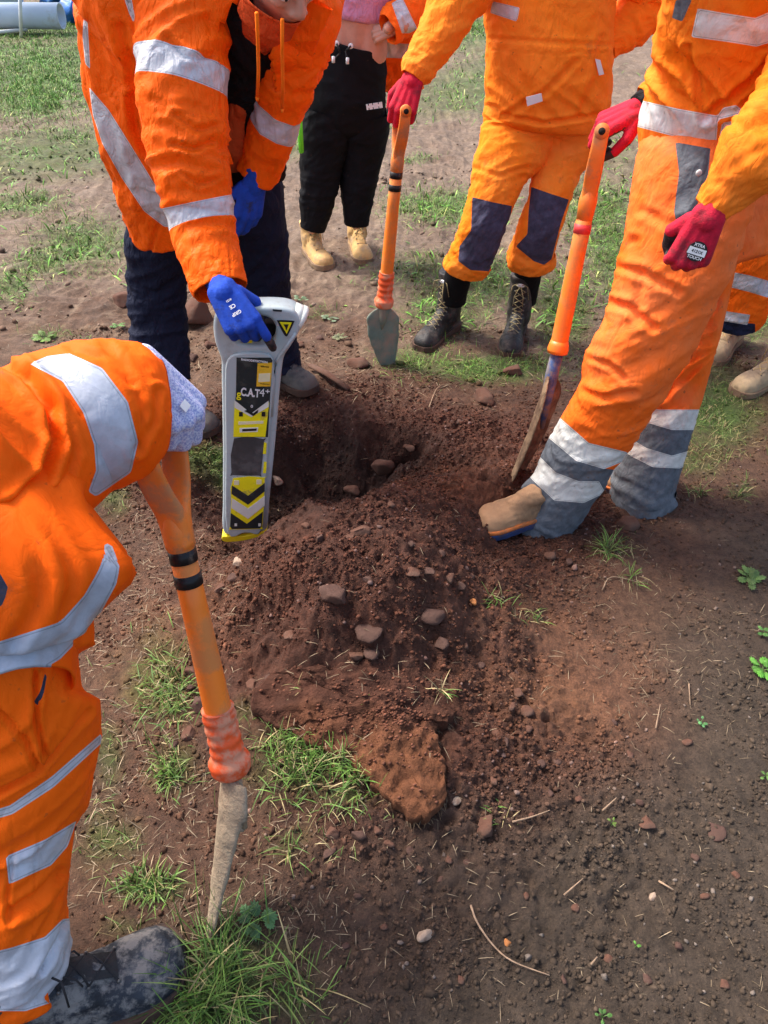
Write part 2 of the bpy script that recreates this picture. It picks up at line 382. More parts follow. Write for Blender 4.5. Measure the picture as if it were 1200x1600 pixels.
M['steel_blue'] = surf('chipped_blue_paint', (.05, .10, .26), .5, .5, 30, .5, 50, .003, dirt=(.22, .18, .15), dirt_amt=.55, dscale=35)
M['cat_grey'] = surf('grey_blue_housing_plastic', (.41, .475, .485), .5, .08, 9, .12, 300, .0006, dirt=(.33, .35, .34), dirt_amt=.2, dscale=14)
M['cat_dark'] = surf('dark_sticker_film', (.018, .026, .030), .35, .15, 20, .05, dirt=(.06, .06, .05), dirt_amt=.2, dscale=30)
M['cat_win'] = surf('dusty_dark_display_window', (.055, .055, .058), .35, .35, 18, .08, dirt=(.11, .10, .095), dirt_amt=.35, dscale=20)
M['cat_yel'] = surf('yellow_sticker_film', (.90, .80, .012), .4, .08, 20, .05, dirt=(.45, .38, .06), dirt_amt=.2, dscale=30)
M['cat_yel2'] = surf('yellow_moulded_plastic', (.78, .60, .012), .45, .15, 20, .2)
M['cat_amber'] = surf('amber_sticker_film', (.80, .48, .03), .4, .1)
M['cat_cream'] = surf('cream_print', (.80, .74, .45), .5, .1)
M['cat_wht'] = surf('white_sticker_film', (.72, .73, .66), .4, .1)
M['hole'] = surf('painted_cavity_shade', (.01, .01, .01), .8)  # near-black colour painted for the shade inside hollows
M['stone'] = surf('brown_stone', (.115, .052, .034), .95, .35, 20, .7, 40, .006, dirt=(.09, .05, .035), dirt_amt=.5, dscale=20, fine=.4)
M['stone_dark'] = surf('dark_purple_brown_stone', (.085, .043, .032), .85, .4, 24, .7, 40, .006, dirt=(.07, .038, .028), dirt_amt=.5, dscale=20, fine=.4)
M['stone_pale'] = surf('pale_stone', (.36, .26, .19), .85, .3, 30, .7, 50, .005, dirt=(.16, .09, .06), dirt_amt=.35, dscale=30)
M['stone_orange'] = surf('orange_stone', (.42, .16, .05), .8, .3, 30, .5, 50, .005)
M['twig'] = surf('dry_twig', (.30, .20, .13), .9, .4, 60, .5, 90, .002)
M['pipe'] = surf('pale_grey_blue_pipe_plastic', (.52, .60, .70), .5, .08, 4, .1, dirt=(.40, .42, .42), dirt_amt=.3, dscale=3)
M['galv'] = surf('galvanised_tube', (.60, .62, .60), .5, .12, 12, .1)
M['blue_sheet'] = surf('blue_plastic_sheet', (.02, .13, .42), .4, .4, 8, .5, 12, .02)
M['lime'] = surf('lime_webbing', (.18, .85, .04), .6, .1)
def vc(name, rough=.8, bump=.5, bscale=50, bdist=.006, gain=1.0, spec=.2, trans=0):
    t = NT(name); c = t.attr('col', True)
    v = t.ramp(t.noise(bscale * .45, 4), .3, .7, .72 * gain, 1.28 * gain)
    m = t.out(t.mix(1.0, c, v, 'MULTIPLY'), rough, 0, t.bump(t.noise(bscale, 5, .65), bump, bdist), spec)
    return m
def ground_mat():
    t = NT('field_soil'); c = t.attr('col', True)
    a = t.ramp(t.noise(42, 7, .72), .34, .68, .62, 1.42); b = t.ramp(t.noise(190, 4, .7), .32, .7, .74, 1.30)
    c = t.mix(1.0, c, a, 'MULTIPLY'); c = t.mix(1.0, c, b, 'MULTIPLY')
    grit = t.ramp(t.noise(330, 2, .5), .715, .76, 0, .55)
    c = t.mix(grit, c, (.26, .19, .14))
    nm = t.bump(t.noise(38, 8, .75), .75, .016); nm = t.bump(t.noise(170, 6, .75), .8, .005, nm)
    return t.out(c, t.ramp(t.noise(9, 3), .35, .65, .72, .95), 0, nm, .28)
M['ground'] = ground_mat()
M['crumb'] = vc('soil_crumbs', .9, .6, 90, .004)
M['grass'] = vc('grass_blades', .55, .0, 40, .001, 1.0, .3)
M['sod'] = vc('sod_soil', .95, .9, 60, .012)

# ------------------------------------------------------------ ground sheet
def axis(lo, hi, step, far_lo, far_hi, g=1.02, gb=1.05):
    a = list(np.arange(lo, hi, step)); s = step; x = hi
    while x < far_hi: a.append(x); s *= g; x += s
    s = step; x = lo - step; pre = []
    while x > far_lo: pre.append(x); s *= gb; x -= s
    return np.array(pre[::-1] + a)
# grass patches as (photo px, py, half-width, half-height, strength): ground cover that follows the place
GP = [(60,120,90,60,1),(60,40,120,30,.8),(40,165,80,25,.7),(110,215,40,12,.5),(740,40,60,12,.9),(40,320,60,18,.7),(130,385,75,38,.8),(70,415,50,22,.7),(20,450,35,25,.7),
      (90,525,60,12,.3),(700,325,90,26,.85),(650,250,30,8,.5),(930,330,60,45,.8),(960,400,50,60,.9),(650,425,70,30,.55),(700,480,60,45,.8),(760,575,110,20,1),(880,480,45,60,.9),
      (760,440,60,40,.8),(1000,560,60,40,.7),(1120,640,70,60,.95),(1090,720,50,30,.5),(1180,480,30,50,1),(1160,770,20,16,.5),(650,565,60,22,.7),(500,490,40,12,.25),
      (330,720,60,22,.75),(260,700,40,20,.4),(245,1060,60,75,.55),(275,1200,40,45,.5),(170,1180,30,60,.5),(480,1200,90,60,.55),(540,1260,50,20,.5),(230,1390,60,22,.6),(170,1310,60,50,.45),
      (360,1520,90,70,.7),(450,1560,60,50,.4),(455,1320,40,30,.35),(200,1450,40,20,.4),(400,1130,40,18,.4),(320,1590,80,30,1),(180,780,30,40,.45),(820,965,30,16,.2),(960,860,40,20,.25)]
def green(px, py):
    g = np.zeros(px.shape)
    for cx, cy, rx, ry, s in GP: g = np.maximum(g, s * np.exp(-(((px - cx) / rx) ** 2 + ((py - cy) / ry) ** 2) * .9))
    return g
def ground_colour(x, y, z):
    P = np.stack([x, y, np.zeros_like(x)], -1); px, py = proj(P); ok = (y > .25) & (depth_of(P) > .2)
    px = np.where(ok, px, 600); py = np.where(ok, py, 1500)
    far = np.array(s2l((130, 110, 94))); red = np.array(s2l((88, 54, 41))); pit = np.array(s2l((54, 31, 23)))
    grey = np.array(s2l((78, 67, 56))); tan = np.array(s2l((128, 88, 64))); rust = np.array(s2l((118, 70, 46)))
    L = lambda a, b, t: a + (b - a) * t[..., None]
    n = perlin(x * 2.3, y * 2.3, 30.) ; n2 = perlin(x * 6, y * 6, 31.); n3 = perlin(x * 16, y * 16, 33.)
    c = np.broadcast_to(np.array(s2l((96, 69, 53))), x.shape + (3,))
    c = L(c, far, np.clip((y - 2.7 + .3 * n) / .8, 0, 1))
    c = L(c, np.array(s2l((112, 84, 64))), np.clip(1.1 * bump2(x, y, -.9, 3.0, .8, .6), 0, 1) * .7)
    c = L(c, red, np.clip(dug(x, y) * 1.3, 0, 1))
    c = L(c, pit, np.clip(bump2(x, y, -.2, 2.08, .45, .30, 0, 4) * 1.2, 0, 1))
    c = L(c, rust, bump2(x, y, .22, 1.9, .3, .2, .4, 3) * np.clip(.6 + n2, 0, 1) * .8)
    c = L(c, tan, np.clip(bump2(x, y, .46, 1.18, .24, .20, 0, 2) + .5 * bump2(x, y, .62, 1.40, .2, .13) + .7 * bump2(x, y, -.52, 1.3, .17, .22), 0, 1) * np.clip(.75 + .6 * n2, 0, 1))
    gm = np.clip((x * .9 + .9 - y) * 2.2 + .7 * n, 0, 1) * (y < 2) * (1 - bump2(x, y, .42, 1.2, .3, .3, 0, 4))
    gm = np.maximum(gm, np.clip(.8 * bump2(x, y, -.2, .5, .5, .3), 0, 1) * .35)
    c = L(c, grey, gm * .9)
    g = green(px, py) * ok
    g = np.maximum(g, (y > 5) * np.clip(perlin(x * .5, y * .5, 40.) * 1.6 + .1 + .5 * (x < -1.4), 0, 1))
    c = L(c, np.array((.055, .11, .018)), np.clip(g * 1.1 + .35 * n3, 0, 1) * np.clip(g * 2, 0, .85))
    sand = np.clip(n3 * 1.5 - .25, 0, 1) * np.clip((y - 2.4) / 1., 0, 1)
    c = L(c, np.array(s2l((150, 130, 108))), sand * .6)
    return c * .71 * (1 + .22 * n3 + .15 * n)[..., None]
gx = axis(-1.2, 1.2, .0062, -60, 60, 1.02, 1.02); gy = axis(.36, 2.9, .0062, -25, 90, 1.012)
GX, GY = np.meshgrid(gx, gy); GZ = height(GX, GY)
V = np.stack([GX, GY, GZ], -1).reshape(-1, 3); nx, ny = len(gx), len(gy)
i, j = np.meshgrid(np.arange(nx - 1), np.arange(ny - 1)); a = (j * nx + i).ravel()
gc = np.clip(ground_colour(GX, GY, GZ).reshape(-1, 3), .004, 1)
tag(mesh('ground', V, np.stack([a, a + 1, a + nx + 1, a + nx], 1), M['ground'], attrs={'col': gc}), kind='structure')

# ------------------------------------------------------------ garments, bodies, hands, boots
def K(px, py, r, Y=None, z=None, k=.75):
    """control point of a garment: centre, half-width in the view, half-depth"""
    p = W(px, py, Y) if Y is not None else G(px, py, z)
    ra = r * float(depth_of(p)) / F
    return np.array(p, float), ra, ra * k
def spline(P, step):
    P = np.asarray(P, float); Q = np.vstack([2 * P[0] - P[1], P, 2 * P[-1] - P[-2]]); out = []; us = []
    for i in range(1, len(Q) - 2):
        L = np.linalg.norm(Q[i + 1][:3] - Q[i][:3]); n = max(2, int(L / step))
        for k in range(n):
            t = k / n; p0, p1, p2, p3 = Q[i - 1], Q[i], Q[i + 1], Q[i + 2]
            out.append(.5 * (2 * p1 + (p2 - p0) * t + (2 * p0 - 5 * p1 + 4 * p2 - p3) * t * t + (3 * p1 - p0 - 3 * p2 + p3) * t ** 3)); us.append(i - 1 + t)
    out.append(Q[-2]); us.append(len(P) - 1)
    return np.array(out), np.array(us)
def garment(name, parent, mat, pts, folds=(), tape_u=(), tape_px=(), patch_px=(), patch_u=(), creases=(), amp=.008, n=110, step=.0055, seed=1., gap=None, hem=(False, True), label=None, warp=None, freq=1.0, square=2.0, ribs=(), fit_left=None, fit_right=None):
    """cloth tube through control points. folds: (kind, amp, u, width) ring or drape folds; tape/patch: bands by u or outlines"""
    A, us = spline([np.concatenate([p, [ra, rb]]) for p, ra, rb in pts], step)
    C, ra, rb = A[:, :3], A[:, 3], A[:, 4]
    T = np.gradient(C, axis=0); T /= np.linalg.norm(T, axis=1)[:, None] + 1e-9
    k = np.ones(9) / 9; Ts = np.stack([np.convolve(np.pad(T[:, q], 4, mode='edge'), k, 'valid') for q in range(3)], 1); T = Ts / np.linalg.norm(Ts, axis=1)[:, None]
    view = np.array([0, 0, CZ]) - C; view /= np.linalg.norm(view, axis=1)[:, None]
    S = np.cross(view, T); S /= np.linalg.norm(S, axis=1)[:, None] + 1e-9
    sg = np.sign(S[0] @ np.array([1., 0, 0])) or 1.; S = S * sg; Fw = np.cross(T, S); Fw *= np.sign((Fw * view).sum(1))[:, None]
    th = np.linspace(0, 2 * math.pi, n, endpoint=False); ct, st = np.cos(th), np.sin(th)
    e = 2 / square; cx = np.sign(ct) * np.abs(ct) ** e; sx = np.sign(st) * np.abs(st) ** e
    m = len(C); sarc = np.concatenate([[0], np.cumsum(np.linalg.norm(np.diff(C, axis=0), axis=1))])
    rm = (ra + rb) / 2
    U = us[:, None] + 0 * th[None]; TH = th[None] + 0 * us[:, None]; SA = sarc[:, None] + 0 * TH
    cx_, cy_ = np.cos(TH) * rm.mean(), np.sin(TH) * rm.mean()
    f = freq
    wob = .04 * perlin(cx_ * 6, cy_ * 6, SA * 6 + seed)
    rid = lambda q: (1 - 2.2 * np.abs(q))
    D = amp * (.8 * rid(perlin(cx_ * 5 * f, cy_ * 5 * f, (SA + wob + .5 * cx_) * 8 * f + seed * 3)) + .55 * rid(perlin(cx_ * 13 * f, cy_ * 13 * f, (SA + wob - .6 * cy_) * 17 * f + seed * 5)) + .34 * rid(perlin(cx_ * 26 * f, cy_ * 26 * f, (SA + .8 * cx_) * 34 * f + seed)))
    for kind, a_, u0, w in folds:
        g = np.exp(-((U - u0) / w) ** 2)
        if kind == 'ring': q = rid(perlin(cx_ * 3.2, cy_ * 3.2, (SA + wob) * 24 + seed * 7)) * .8 + .4 * rid(perlin(cx_ * 7, cy_ * 7, (SA + wob) * 44 + seed))
        elif kind == 'diag': q = rid(perlin(cx_ * 5, cy_ * 5, (SA + wob + .9 * cx_) * 17 + seed * 9))
        else: q = rid(perlin(cx_ * 13, cy_ * 13, (SA + wob) * 2.5 + seed * 11))
        D += a_ * g * q
    for u0, w, a_ in ribs: D += a_ * np.exp(-((U - u0) / w) ** 2)
    if warp is not None: C3, D = warp(U, TH, D)
    rad = (S[:, None] * cx[None, :, None] * ra[:, None, None] + Fw[:, None] * sx[None, :, None] * rb[:, None, None])
    nrm = (S[:, None] * ct[None, :, None] * rb[:, None, None] + Fw[:, None] * st[None, :, None] * ra[:, None, None]); nrm /= np.linalg.norm(nrm, axis=2)[..., None] + 1e-9
    V = C[:, None] + rad
    fx, fy = proj(V.reshape(-1, 3)); fx = fx.reshape(m, n); fy = fy.reshape(m, n)
    facing = np.clip((nrm * (np.array([0, 0, CZ]) - V)).sum(2) / np.linalg.norm(np.array([0, 0, CZ]) - V, axis=2) * 3 + .6, 0, 1)
    for pl, w, a_ in creases: D -= facing * a_ * (np.exp(-(dline(fx, fy, pl) / w) ** 2) - .45 * np.exp(-((dline(fx, fy, pl) - 1.7 * w) / (.9 * w)) ** 2))
    V = V + nrm * D[..., None]
    if warp is not None: V = V + C3
    for line, sd_ in ((fit_left, -1), (fit_right, 1)):      # drape the cloth to a given edge line
        if line is None: continue
        qx, qy = proj(V.reshape(-1, 3)); dpt = depth_of(V.reshape(-1, 3)) / F; cxp, _ = proj(C); 
        ly = [q[0] for q in line]; lx_ = [q[1] for q in line]; ys_ = np.arange(ly[0], ly[-1] + 1, 4.); edge = np.array([((qx * sd_)[np.abs(qy - y_) < 5]).max() if (np.abs(qy - y_) < 5).any() else np.nan for y_ in ys_])
        okk = ~np.isnan(edge); ys_, edge = ys_[okk], edge[okk] * sd_; want = np.interp(ys_, ly, lx_)
        dlt = np.interp(qy, ys_, want - edge) * np.clip(np.minimum(qy - ly[0], ly[-1] - qy) / 14 + 1, 0, 1); eg = np.interp(qy, ys_, edge)
        cc_ = np.repeat(cxp, n); wgt = np.clip((qx - cc_) / np.where(np.abs(eg - cc_) < 8, 8 * sd_, eg - cc_), 0, 1) ** 1.6
        V = V + ((dlt * wgt * dpt)[:, None] * np.array([1., 0, 0])).reshape(m, n, 3)
    tape = np.full((m, n), -1.); patch = np.full((m, n), -1.)
    du = np.gradient(sarc, us)[:, None]
    for b in tape_u:
        u0, u1 = b[:2]; sl = b[2] if len(b) > 2 else 0; uu = U + sl * np.cos(TH); tape = np.maximum(tape, np.minimum(uu - u0, u1 - uu) * du)
    for b in patch_u:
        u0, u1 = b[:2]; sl = b[2] if len(b) > 2 else 0; uu = U + sl * np.cos(TH); patch = np.maximum(patch, np.minimum(uu - u0, u1 - uu) * du)
    fx2, fy2 = proj(V.reshape(-1, 3)); dd = depth_of(V.reshape(-1, 3)) / F
    fx2 = fx2.reshape(m, n); fy2 = fy2.reshape(m, n); dd = dd.reshape(m, n); back = facing < .05
    for pl in tape_px: tape = np.maximum(tape, np.where(back, -1, sdpoly(fx2, fy2, pl) * dd))
    for pl in patch_px: patch = np.maximum(patch, np.where(back, -1, sdpoly(fx2, fy2, pl) * dd))
    rows = [V]; tr = [tape]; pr = [patch]; idx0 = 0
    cen = V.mean(1, keepdims=True)
    def lip(ring, inward, along): 
        c = ring.mean(0, keepdims=True); return c + (ring - c) * inward + along
    if hem[0]:
        q = [lip(V[0], .95, T[0] * .004), lip(V[0], .93, T[0] * .05)]; rows = [np.stack(q[::-1])] + rows; tr = [np.full((2, n), -1.)] + tr; pr = [np.full((2, n), -1.)] + pr
    if hem[1]:
        q = [lip(V[-1], .965, T[-1] * .003), lip(V[-1], .94, -T[-1] * .004), lip(V[-1], .92, -T[-1] * .05)]; rows.append(np.stack(q)); tr.append(np.repeat(tape[-1:], 3, 0)); pr.append(np.repeat(patch[-1:], 3, 0))
    VV = np.concatenate(rows); TT = np.concatenate(tr); PP = np.concatenate(pr); mm = len(VV)
    I, J = np.meshgrid(np.arange(mm - 1), np.arange(n), indexing='ij'); J2 = (J + 1) % n
    Q = np.stack([I * n + J, I * n + J2, (I + 1) * n + J2, (I + 1) * n + J], -1)
    if gap is not None:
        Ue = np.concatenate([[0] * (2 if hem[0] else 0), us, [us[-1]] * (3 if hem[1] else 0)])[:mm]
        keep = ~gap(Ue[I], (th[J] + math.pi / n)); Q = Q[keep]
    else: Q = Q.reshape(-1, 4)
    if sg * 1 < 0 or True:
        # outward normals
        q = Q[len(Q) // 2]; Vf = VV.reshape(-1, 3); nn = np.cross(Vf[q[1]] - Vf[q[0]], Vf[q[3]] - Vf[q[0]]); ii = min(int(q[0] // n), mm - 1)
        if nn @ (Vf[q[0]] - VV[ii].mean(0)) < 0: Q = Q[:, ::-1]
    o = mesh(name, VV.reshape(-1, 3), Q.copy(), mat, parent, attrs={'tape': TT.ravel(), 'patch': PP.ravel()})
    if gap is not None:
        md = o.modifiers.new('thick', 'SOLIDIFY'); md.thickness = .006; md.offset = -1
    if label: o['label'] = label
    return o
def path_of(pts, f=.6, lo=.02, hi=.06): return [(p, min(hi, max(lo, min(ra, rb) * f))) for p, ra, rb in pts]
def chain(mb, pr):
    for (a, r0), (b, r1) in zip(pr[:-1], pr[1:]):
        mb.add(*rod([a, b], [r0, r1], 14)); mb.add(*ball(b, r1))
    mb.add(*ball(pr[0][0], pr[0][1]))
def head_pieces(mb, c, up, face, s=1.0):
    c = np.asarray(c, float); up = np.asarray(up, float); up /= np.linalg.norm(up); face = np.asarray(face, float); face -= up * (face @ up); face /= np.linalg.norm(face); sd = np.cross(face, up)
    L = lambda x, y, z: c + s * (sd * x + face * y + up * z)
    Mx = np.stack([sd, face, up], 1)
    def eb(x, y, z, r):
        v, f = ball((0, 0, 0), np.array(r) * s); mb.add(v @ Mx.T + L(x, y, z), f)
    eb(0, -.012, .030, (.074, .092, .085)); eb(0, .012, -.035, (.060, .072, .070)); eb(0, .045, -.075, (.034, .034, .028)); eb(0, .05, -.03, (.045, .04, .045))
    chain(mb, [(L(0, .088, .012), .010 * s), (L(0, .108, -.018), .013 * s), (L(0, .098, -.028), .014 * s)])
    for q in (-1, 1):
        eb(.016 * q, .096, -.028, (.010, .011, .009)); eb(.072 * q, -.012, -.005, (.012, .02, .032)); eb(.035 * q, .066, -.012, (.022, .020, .018)); eb(.03 * q, .078, .026, (.022, .012, .008))
    eb(0, .086, -.051, (.024, .012, .006)); eb(0, .083, -.062, (.021, .012, .007)); eb(0, -.03, -.05, (.05, .06, .06))
    return L, Mx
def person(name, label, cat, torso, arms, legs, headp, group=None, base=None, torso_f=.62, extra=None, limb_f=.55, trad=None, bot_r=.085):
    """one continuous body mesh; clothing, gloves, boots and hair become its children"""
    mb = MB()
    tp = path_of(torso, torso_f, .05, .16) if trad is None else trad
    for (a, ra, rb), (b, ra2, rb2) in zip(torso[:-1], torso[1:]): pass
    chain(mb, tp)
    top = tp[-1][0] if np.linalg.norm(tp[-1][0] - headp[0]) < np.linalg.norm(tp[0][0] - headp[0]) else tp[0][0]
    bot = tp[0][0] if top is tp[-1][0] else tp[-1][0]
    c, up, face = headp[:3]; neck = np.asarray(c, float) - np.asarray(up, float) / np.linalg.norm(up) * .10
    chain(mb, [(top, .07), (neck, .052), (np.asarray(c, float), .055)])
    for a in arms: chain(mb, [(top, .07)] + path_of(a, limb_f, .022, .05))
    for l in legs: chain(mb, [(bot, bot_r)] + path_of(l, limb_f, .028, .07))
    L, Mx = head_pieces(mb, c, up, face)
    if extra: extra(mb)
    v, f = fuse(mb, .0075, 5)
    b0 = base if base is not None else v.mean(0)
    body = mesh(name, v, f, M['skin'], None, loc=b0)
    tag(body, label, cat, group)
    for q in (-1, 1):
        e = MB(); e.add(*ball(L(.03 * q, .0745, .006), .0122)); eye = e.build('eye', M['eye'], body)
        e = MB(); e.add(*ball(L(.031 * q, .0835, .006), .0045)); e.build('iris', M['hair'], eye)
    hb = MB(); v_, f_ = ball((0, 0, 0), (.083, .098, .082), 28, 18); v_ = v_ * (1 + .05 * perlin(v_[:, 0] * 60, v_[:, 1] * 60, v_[:, 2] * 60))[:, None]
    hb.add(v_ @ Mx.T + L(0, -.028, .048), f_); hb.build('hair', M['hair'], body)
    return body
def hand(name, parent, wrist, fd, back, side, curl, mats, thumb=.5, size=1.0, spread=.02, cuff=.07, tip_dark=.5, palm_dark=-.15, cuffdir=None, label=None):
    """five-fingered gloved hand. fd: finger direction, back: direction the back of the hand faces, side +1: thumb on fd x back side"""
    y = np.asarray(fd, float); y /= np.linalg.norm(y); z = np.asarray(back, float); z = z - y * (z @ y); z /= np.linalg.norm(z); x = np.cross(y, z) * side
    Mx = np.stack([x, y, z], 1); w0 = np.asarray(wrist, float)
    L = lambda p: w0 + Mx @ (np.asarray(p, float) * size)
    kn = [(.030, .092, 0), (.010, .098, .003), (-.011, .094, .001), (-.030, .084, -.004)]
    ln = [(.042, .026, .021), (.046, .029, .023), (.043, .027, .022), (.034, .021, .019)]
    bones = []; mb = MB()
    for q, k_ in enumerate(kn):
        bones.append(((k_[0] * .55, .0, 0), k_, .0175, .0145, 0, (0, 0, 1)))
        ang = 0; p = np.array(k_, float); sp = (1.5 - q) * spread
        cl = curl[q] if hasattr(curl[q], '__len__') else (curl[q] * .85, curl[q] * 1.05, curl[q] * .7)
        for s_ in range(3):
            ang += cl[s_]; d = np.array((math.sin(sp) * math.cos(ang), math.cos(ang) * math.cos(sp), -math.sin(ang)))
            nb = np.array((0, math.sin(ang), math.cos(ang))); e = p + d * ln[q][s_]
            bones.append((tuple(p), tuple(e), .0122 - .0008 * s_ - .0006 * (q == 3), .0114 - .0009 * s_ - .0006 * (q == 3), s_ + 1, tuple(nb))); p = e
    t0 = np.array((.026, .022, -.010)); t1 = np.array((.050 , .052, -.016 - .018 * thumb)); t2 = t1 + np.array((.014 - .028 * thumb, .033, -.010 - .02 * thumb)); t3 = t2 + np.array((.004 - .030 * thumb, .026, -.006 - .012 * thumb))
    bones += [(tuple(t0), tuple(t1), .019, .0145, 0, (.3, 0, 1)), (tuple(t1), tuple(t2), .0140, .0125, 2, (.4, 0, .9)), (tuple(t2), tuple(t3), .0125, .0110, 3, (.4, 0, .9))]
    cd = np.array((0, -1., 0)) if cuffdir is None else Mx.T @ (np.asarray(cuffdir, float) / np.linalg.norm(cuffdir))
    bones.append((tuple(cd * cuff), (0, .01, 0), .031, .027, 0, (0, 0, 1)))
    bones.append(((.012, .03, -.004), (.012, .07, -.004), .021, .018, 0, (0, 0, 1))); bones.append(((-.014, .03, -.004), (-.014, .065, -.004), .020, .017, 0, (0, 0, 1)))
    for a, b, r0, r1, k_, nb in bones:
        a, b = L(a), L(b); mb.add(*rod([a, b], [r0 * size, r1 * size], 12)); mb.add(*ball(a, r0 * size, 12, 8)); mb.add(*ball(b, r1 * size, 12, 8))
    v, f = fuse(mb, .0024, 4)
    fa = np.asarray(f); fc = v[fa].mean(1); fn = np.cross(v[fa[:, 2]] - v[fa[:, 0]], v[fa[:, 3]] - v[fa[:, 1]]); fn /= np.linalg.norm(fn, axis=1)[:, None] + 1e-9
    best = np.full(len(fc), 1e9); dot = np.zeros(len(fc)); lev = np.zeros(len(fc))
    for a, b, r0, r1, k_, nb in bones:
        a, b = L(a), L(b); e = b - a; t = np.clip(((fc - a) @ e) / (e @ e), 0, 1); d = np.linalg.norm(fc - a - t[:, None] * e, axis=1) - (r0 + (r1 - r0) * t) * size
        N = Mx @ (np.array(nb) / np.linalg.norm(nb)); u = d < best
        best[u] = d[u]; dot[u] = (fn @ N)[u]; lev[u] = (k_ + t * (k_ > 0))[u]
    loc = (fc - w0) @ Mx / size; nz = perlin(fc[:, 0] * 90, fc[:, 1] * 90, fc[:, 2] * 90) * .25
    fm = (((dot < palm_dark + nz) & (loc[:, 1] > .005)) | (lev + nz > 4 - tip_dark * 2)).astype(int)
    o = mesh(name, v, f, mats, parent, fm)
    if label: o['label'] = label
    return o, L
def boot(parent, toe, heel, zs, height_, mats, lace=None, width=1.0, label=None, lean=(0, 0), laces=6, midsole=None, toez=0.0, seed=0., tag_white=False, shaft_r=.052, scale=1.0, tongue=None):
    tongue = tongue or mats[0]
    """boot between heel and toe points on the ground"""
    toe = np.asarray(toe, float); heel = np.asarray(heel, float); d = toe - heel; d[2] = 0; L = .30; y = d / np.linalg.norm(d); x = np.array((y[1], -y[0], 0)); z = np.array((0, 0, 1.))
    org = toe - y * L * scale; tq = np.linspace(.1, .95, 9)[:, None]; ws_ = org + (toe - org) * tq; org[2] = zs + float(np.mean(height(ws_[:, 0], ws_[:, 1]))) - .004
    tl = math.atan2(toez, L)
    def X(p): 
        p = np.asarray(p, float); a, b, c = p[..., 0] * width * scale, p[..., 1] * scale, p[..., 2] * scale
        b2 = b * math.cos(tl) - c * math.sin(tl); c2 = c * math.cos(tl) + b * math.sin(tl)
        return org + a[..., None] * x + b2[..., None] * y + c2[..., None] * z
    ys = [.0, .012, .04, .09, .14, .185, .225, .262, .285, .297]; ws = [.018, .030, .037, .036, .040, .046, .050, .047, .036, .018]; hs = [.060, .085, .110, .118, .104, .084, .074, .068, .058, .042]
    Q, _ = spline(np.stack([ys, ws, hs], 1), .008)
    n = 26; th = np.linspace(0, 2 * math.pi, n, endpoint=False); V = []; 
    for yy, w, h in Q:
        c, s = np.cos(th), np.sin(th); xx = w * np.sign(c) * np.abs(c) ** .75; zc = .022
        zz = np.where(s > 0, zc + (h - zc) * np.abs(s) ** .85, zc - .008 * np.abs(s) ** .5)
        V.append(np.stack([xx + .006 * math.sin(yy * 12), np.full(n, yy), zz], 1))
    V = np.concatenate(V); m = len(Q)
    Fc = [(i * n + j, i * n + (j + 1) % n, (i + 1) * n + (j + 1) % n, (i + 1) * n + j) for i in range(m - 1) for j in range(n)] + [tuple(range(n))[::-1], tuple((m - 1) * n + j for j in range(n))]
    mb = MB(); mb.add(X(V), Fc)
    lx, ly = lean
    sh = [(0, .075, .06), (0, .072, .10), (lx * .5, .066 + ly * .5, (height_ + .1) / 2), (lx, .062 + ly, height_)]
    v, f = rod([np.array(p) for p in sh], [shaft_r * .95, shaft_r, shaft_r * .96, shaft_r * 1.04], 24, True, 1.0); v[:, 1] = (v[:, 1] - .068) * 1.18 + .068; mb.add(X(v), f)
    v, f = rod([np.array(p) for p in [(0, .10, .10), (0, .15, .085), (0, .19, .065)]], [.034, .030, .024], 16); mb.add(X(v), f)
    v, f = fuse(mb, .0042, 5)
    N = normals(v, f); loc = v - org
    ly_ = loc @ y; lz = loc[:, 2]
    cr = np.exp(-((ly_ - .19) / .03) ** 2) + .8 * np.exp(-((lz - .13) / .03) ** 2)
    dsp = -.0022 * cr * (1 - 2 * np.abs(perlin(v[:, 0] * 20 + seed, v[:, 1] * 20, v[:, 2] * 60))) + .0018 * perlin(v[:, 0] * 45, v[:, 1] * 45, v[:, 2] * 45 + seed)
    # toe-cap seam and quarter seam
    dsp -= .0016 * np.exp(-((ly_ - .232 + .25 * (loc @ x) ** 2 / .01 * .1) / .003) ** 2)
    v = v + N * dsp[:, None]
    up = mesh('boot', v, f, mats[0], parent)
    if label: up['label'] = label
    def sole_piece(nm, z0, z1, grow, mat):
        S = []
        for zz, g in ((z0, grow * .97), (z0 + .004, grow), (z1 - .003, grow), (z1, grow * .97)):
            out = [(w * g + .003, yy) for yy, w, h in Q]; ring = [(a_, b_) for a_, b_ in out] + [(-a_, b_) for a_, b_ in out[::-1]]
            S.append([(a_ + .006 * math.sin(b_ * 12), (b_ - .148) * (1 + .018 * (g / grow)) + .148, zz) for a_, b_ in ring])
        k = len(S[0]); Vs = X(np.array(S).reshape(-1, 3)); Vs = Vs + (.0015 * perlin(Vs[:, 0] * 70, Vs[:, 1] * 70, Vs[:, 2] * 70 + seed))[:, None]
        Fs = [(i * k + j, i * k + (j + 1) % k, (i + 1) * k + (j + 1) % k, (i + 1) * k + j) for i in range(3) for j in range(k)] + [tuple(range(k))[::-1], tuple(3 * k + j for j in range(k))]
        mesh(nm, Vs, Fs, mat, up, smooth=False)
    if midsole: sole_piece('sole', 0, .020, 1.09, mats[1]); sole_piece('midsole', .0205, .032, 1.07, midsole)
    else: sole_piece('sole', 0, .026, 1.09, mats[1])
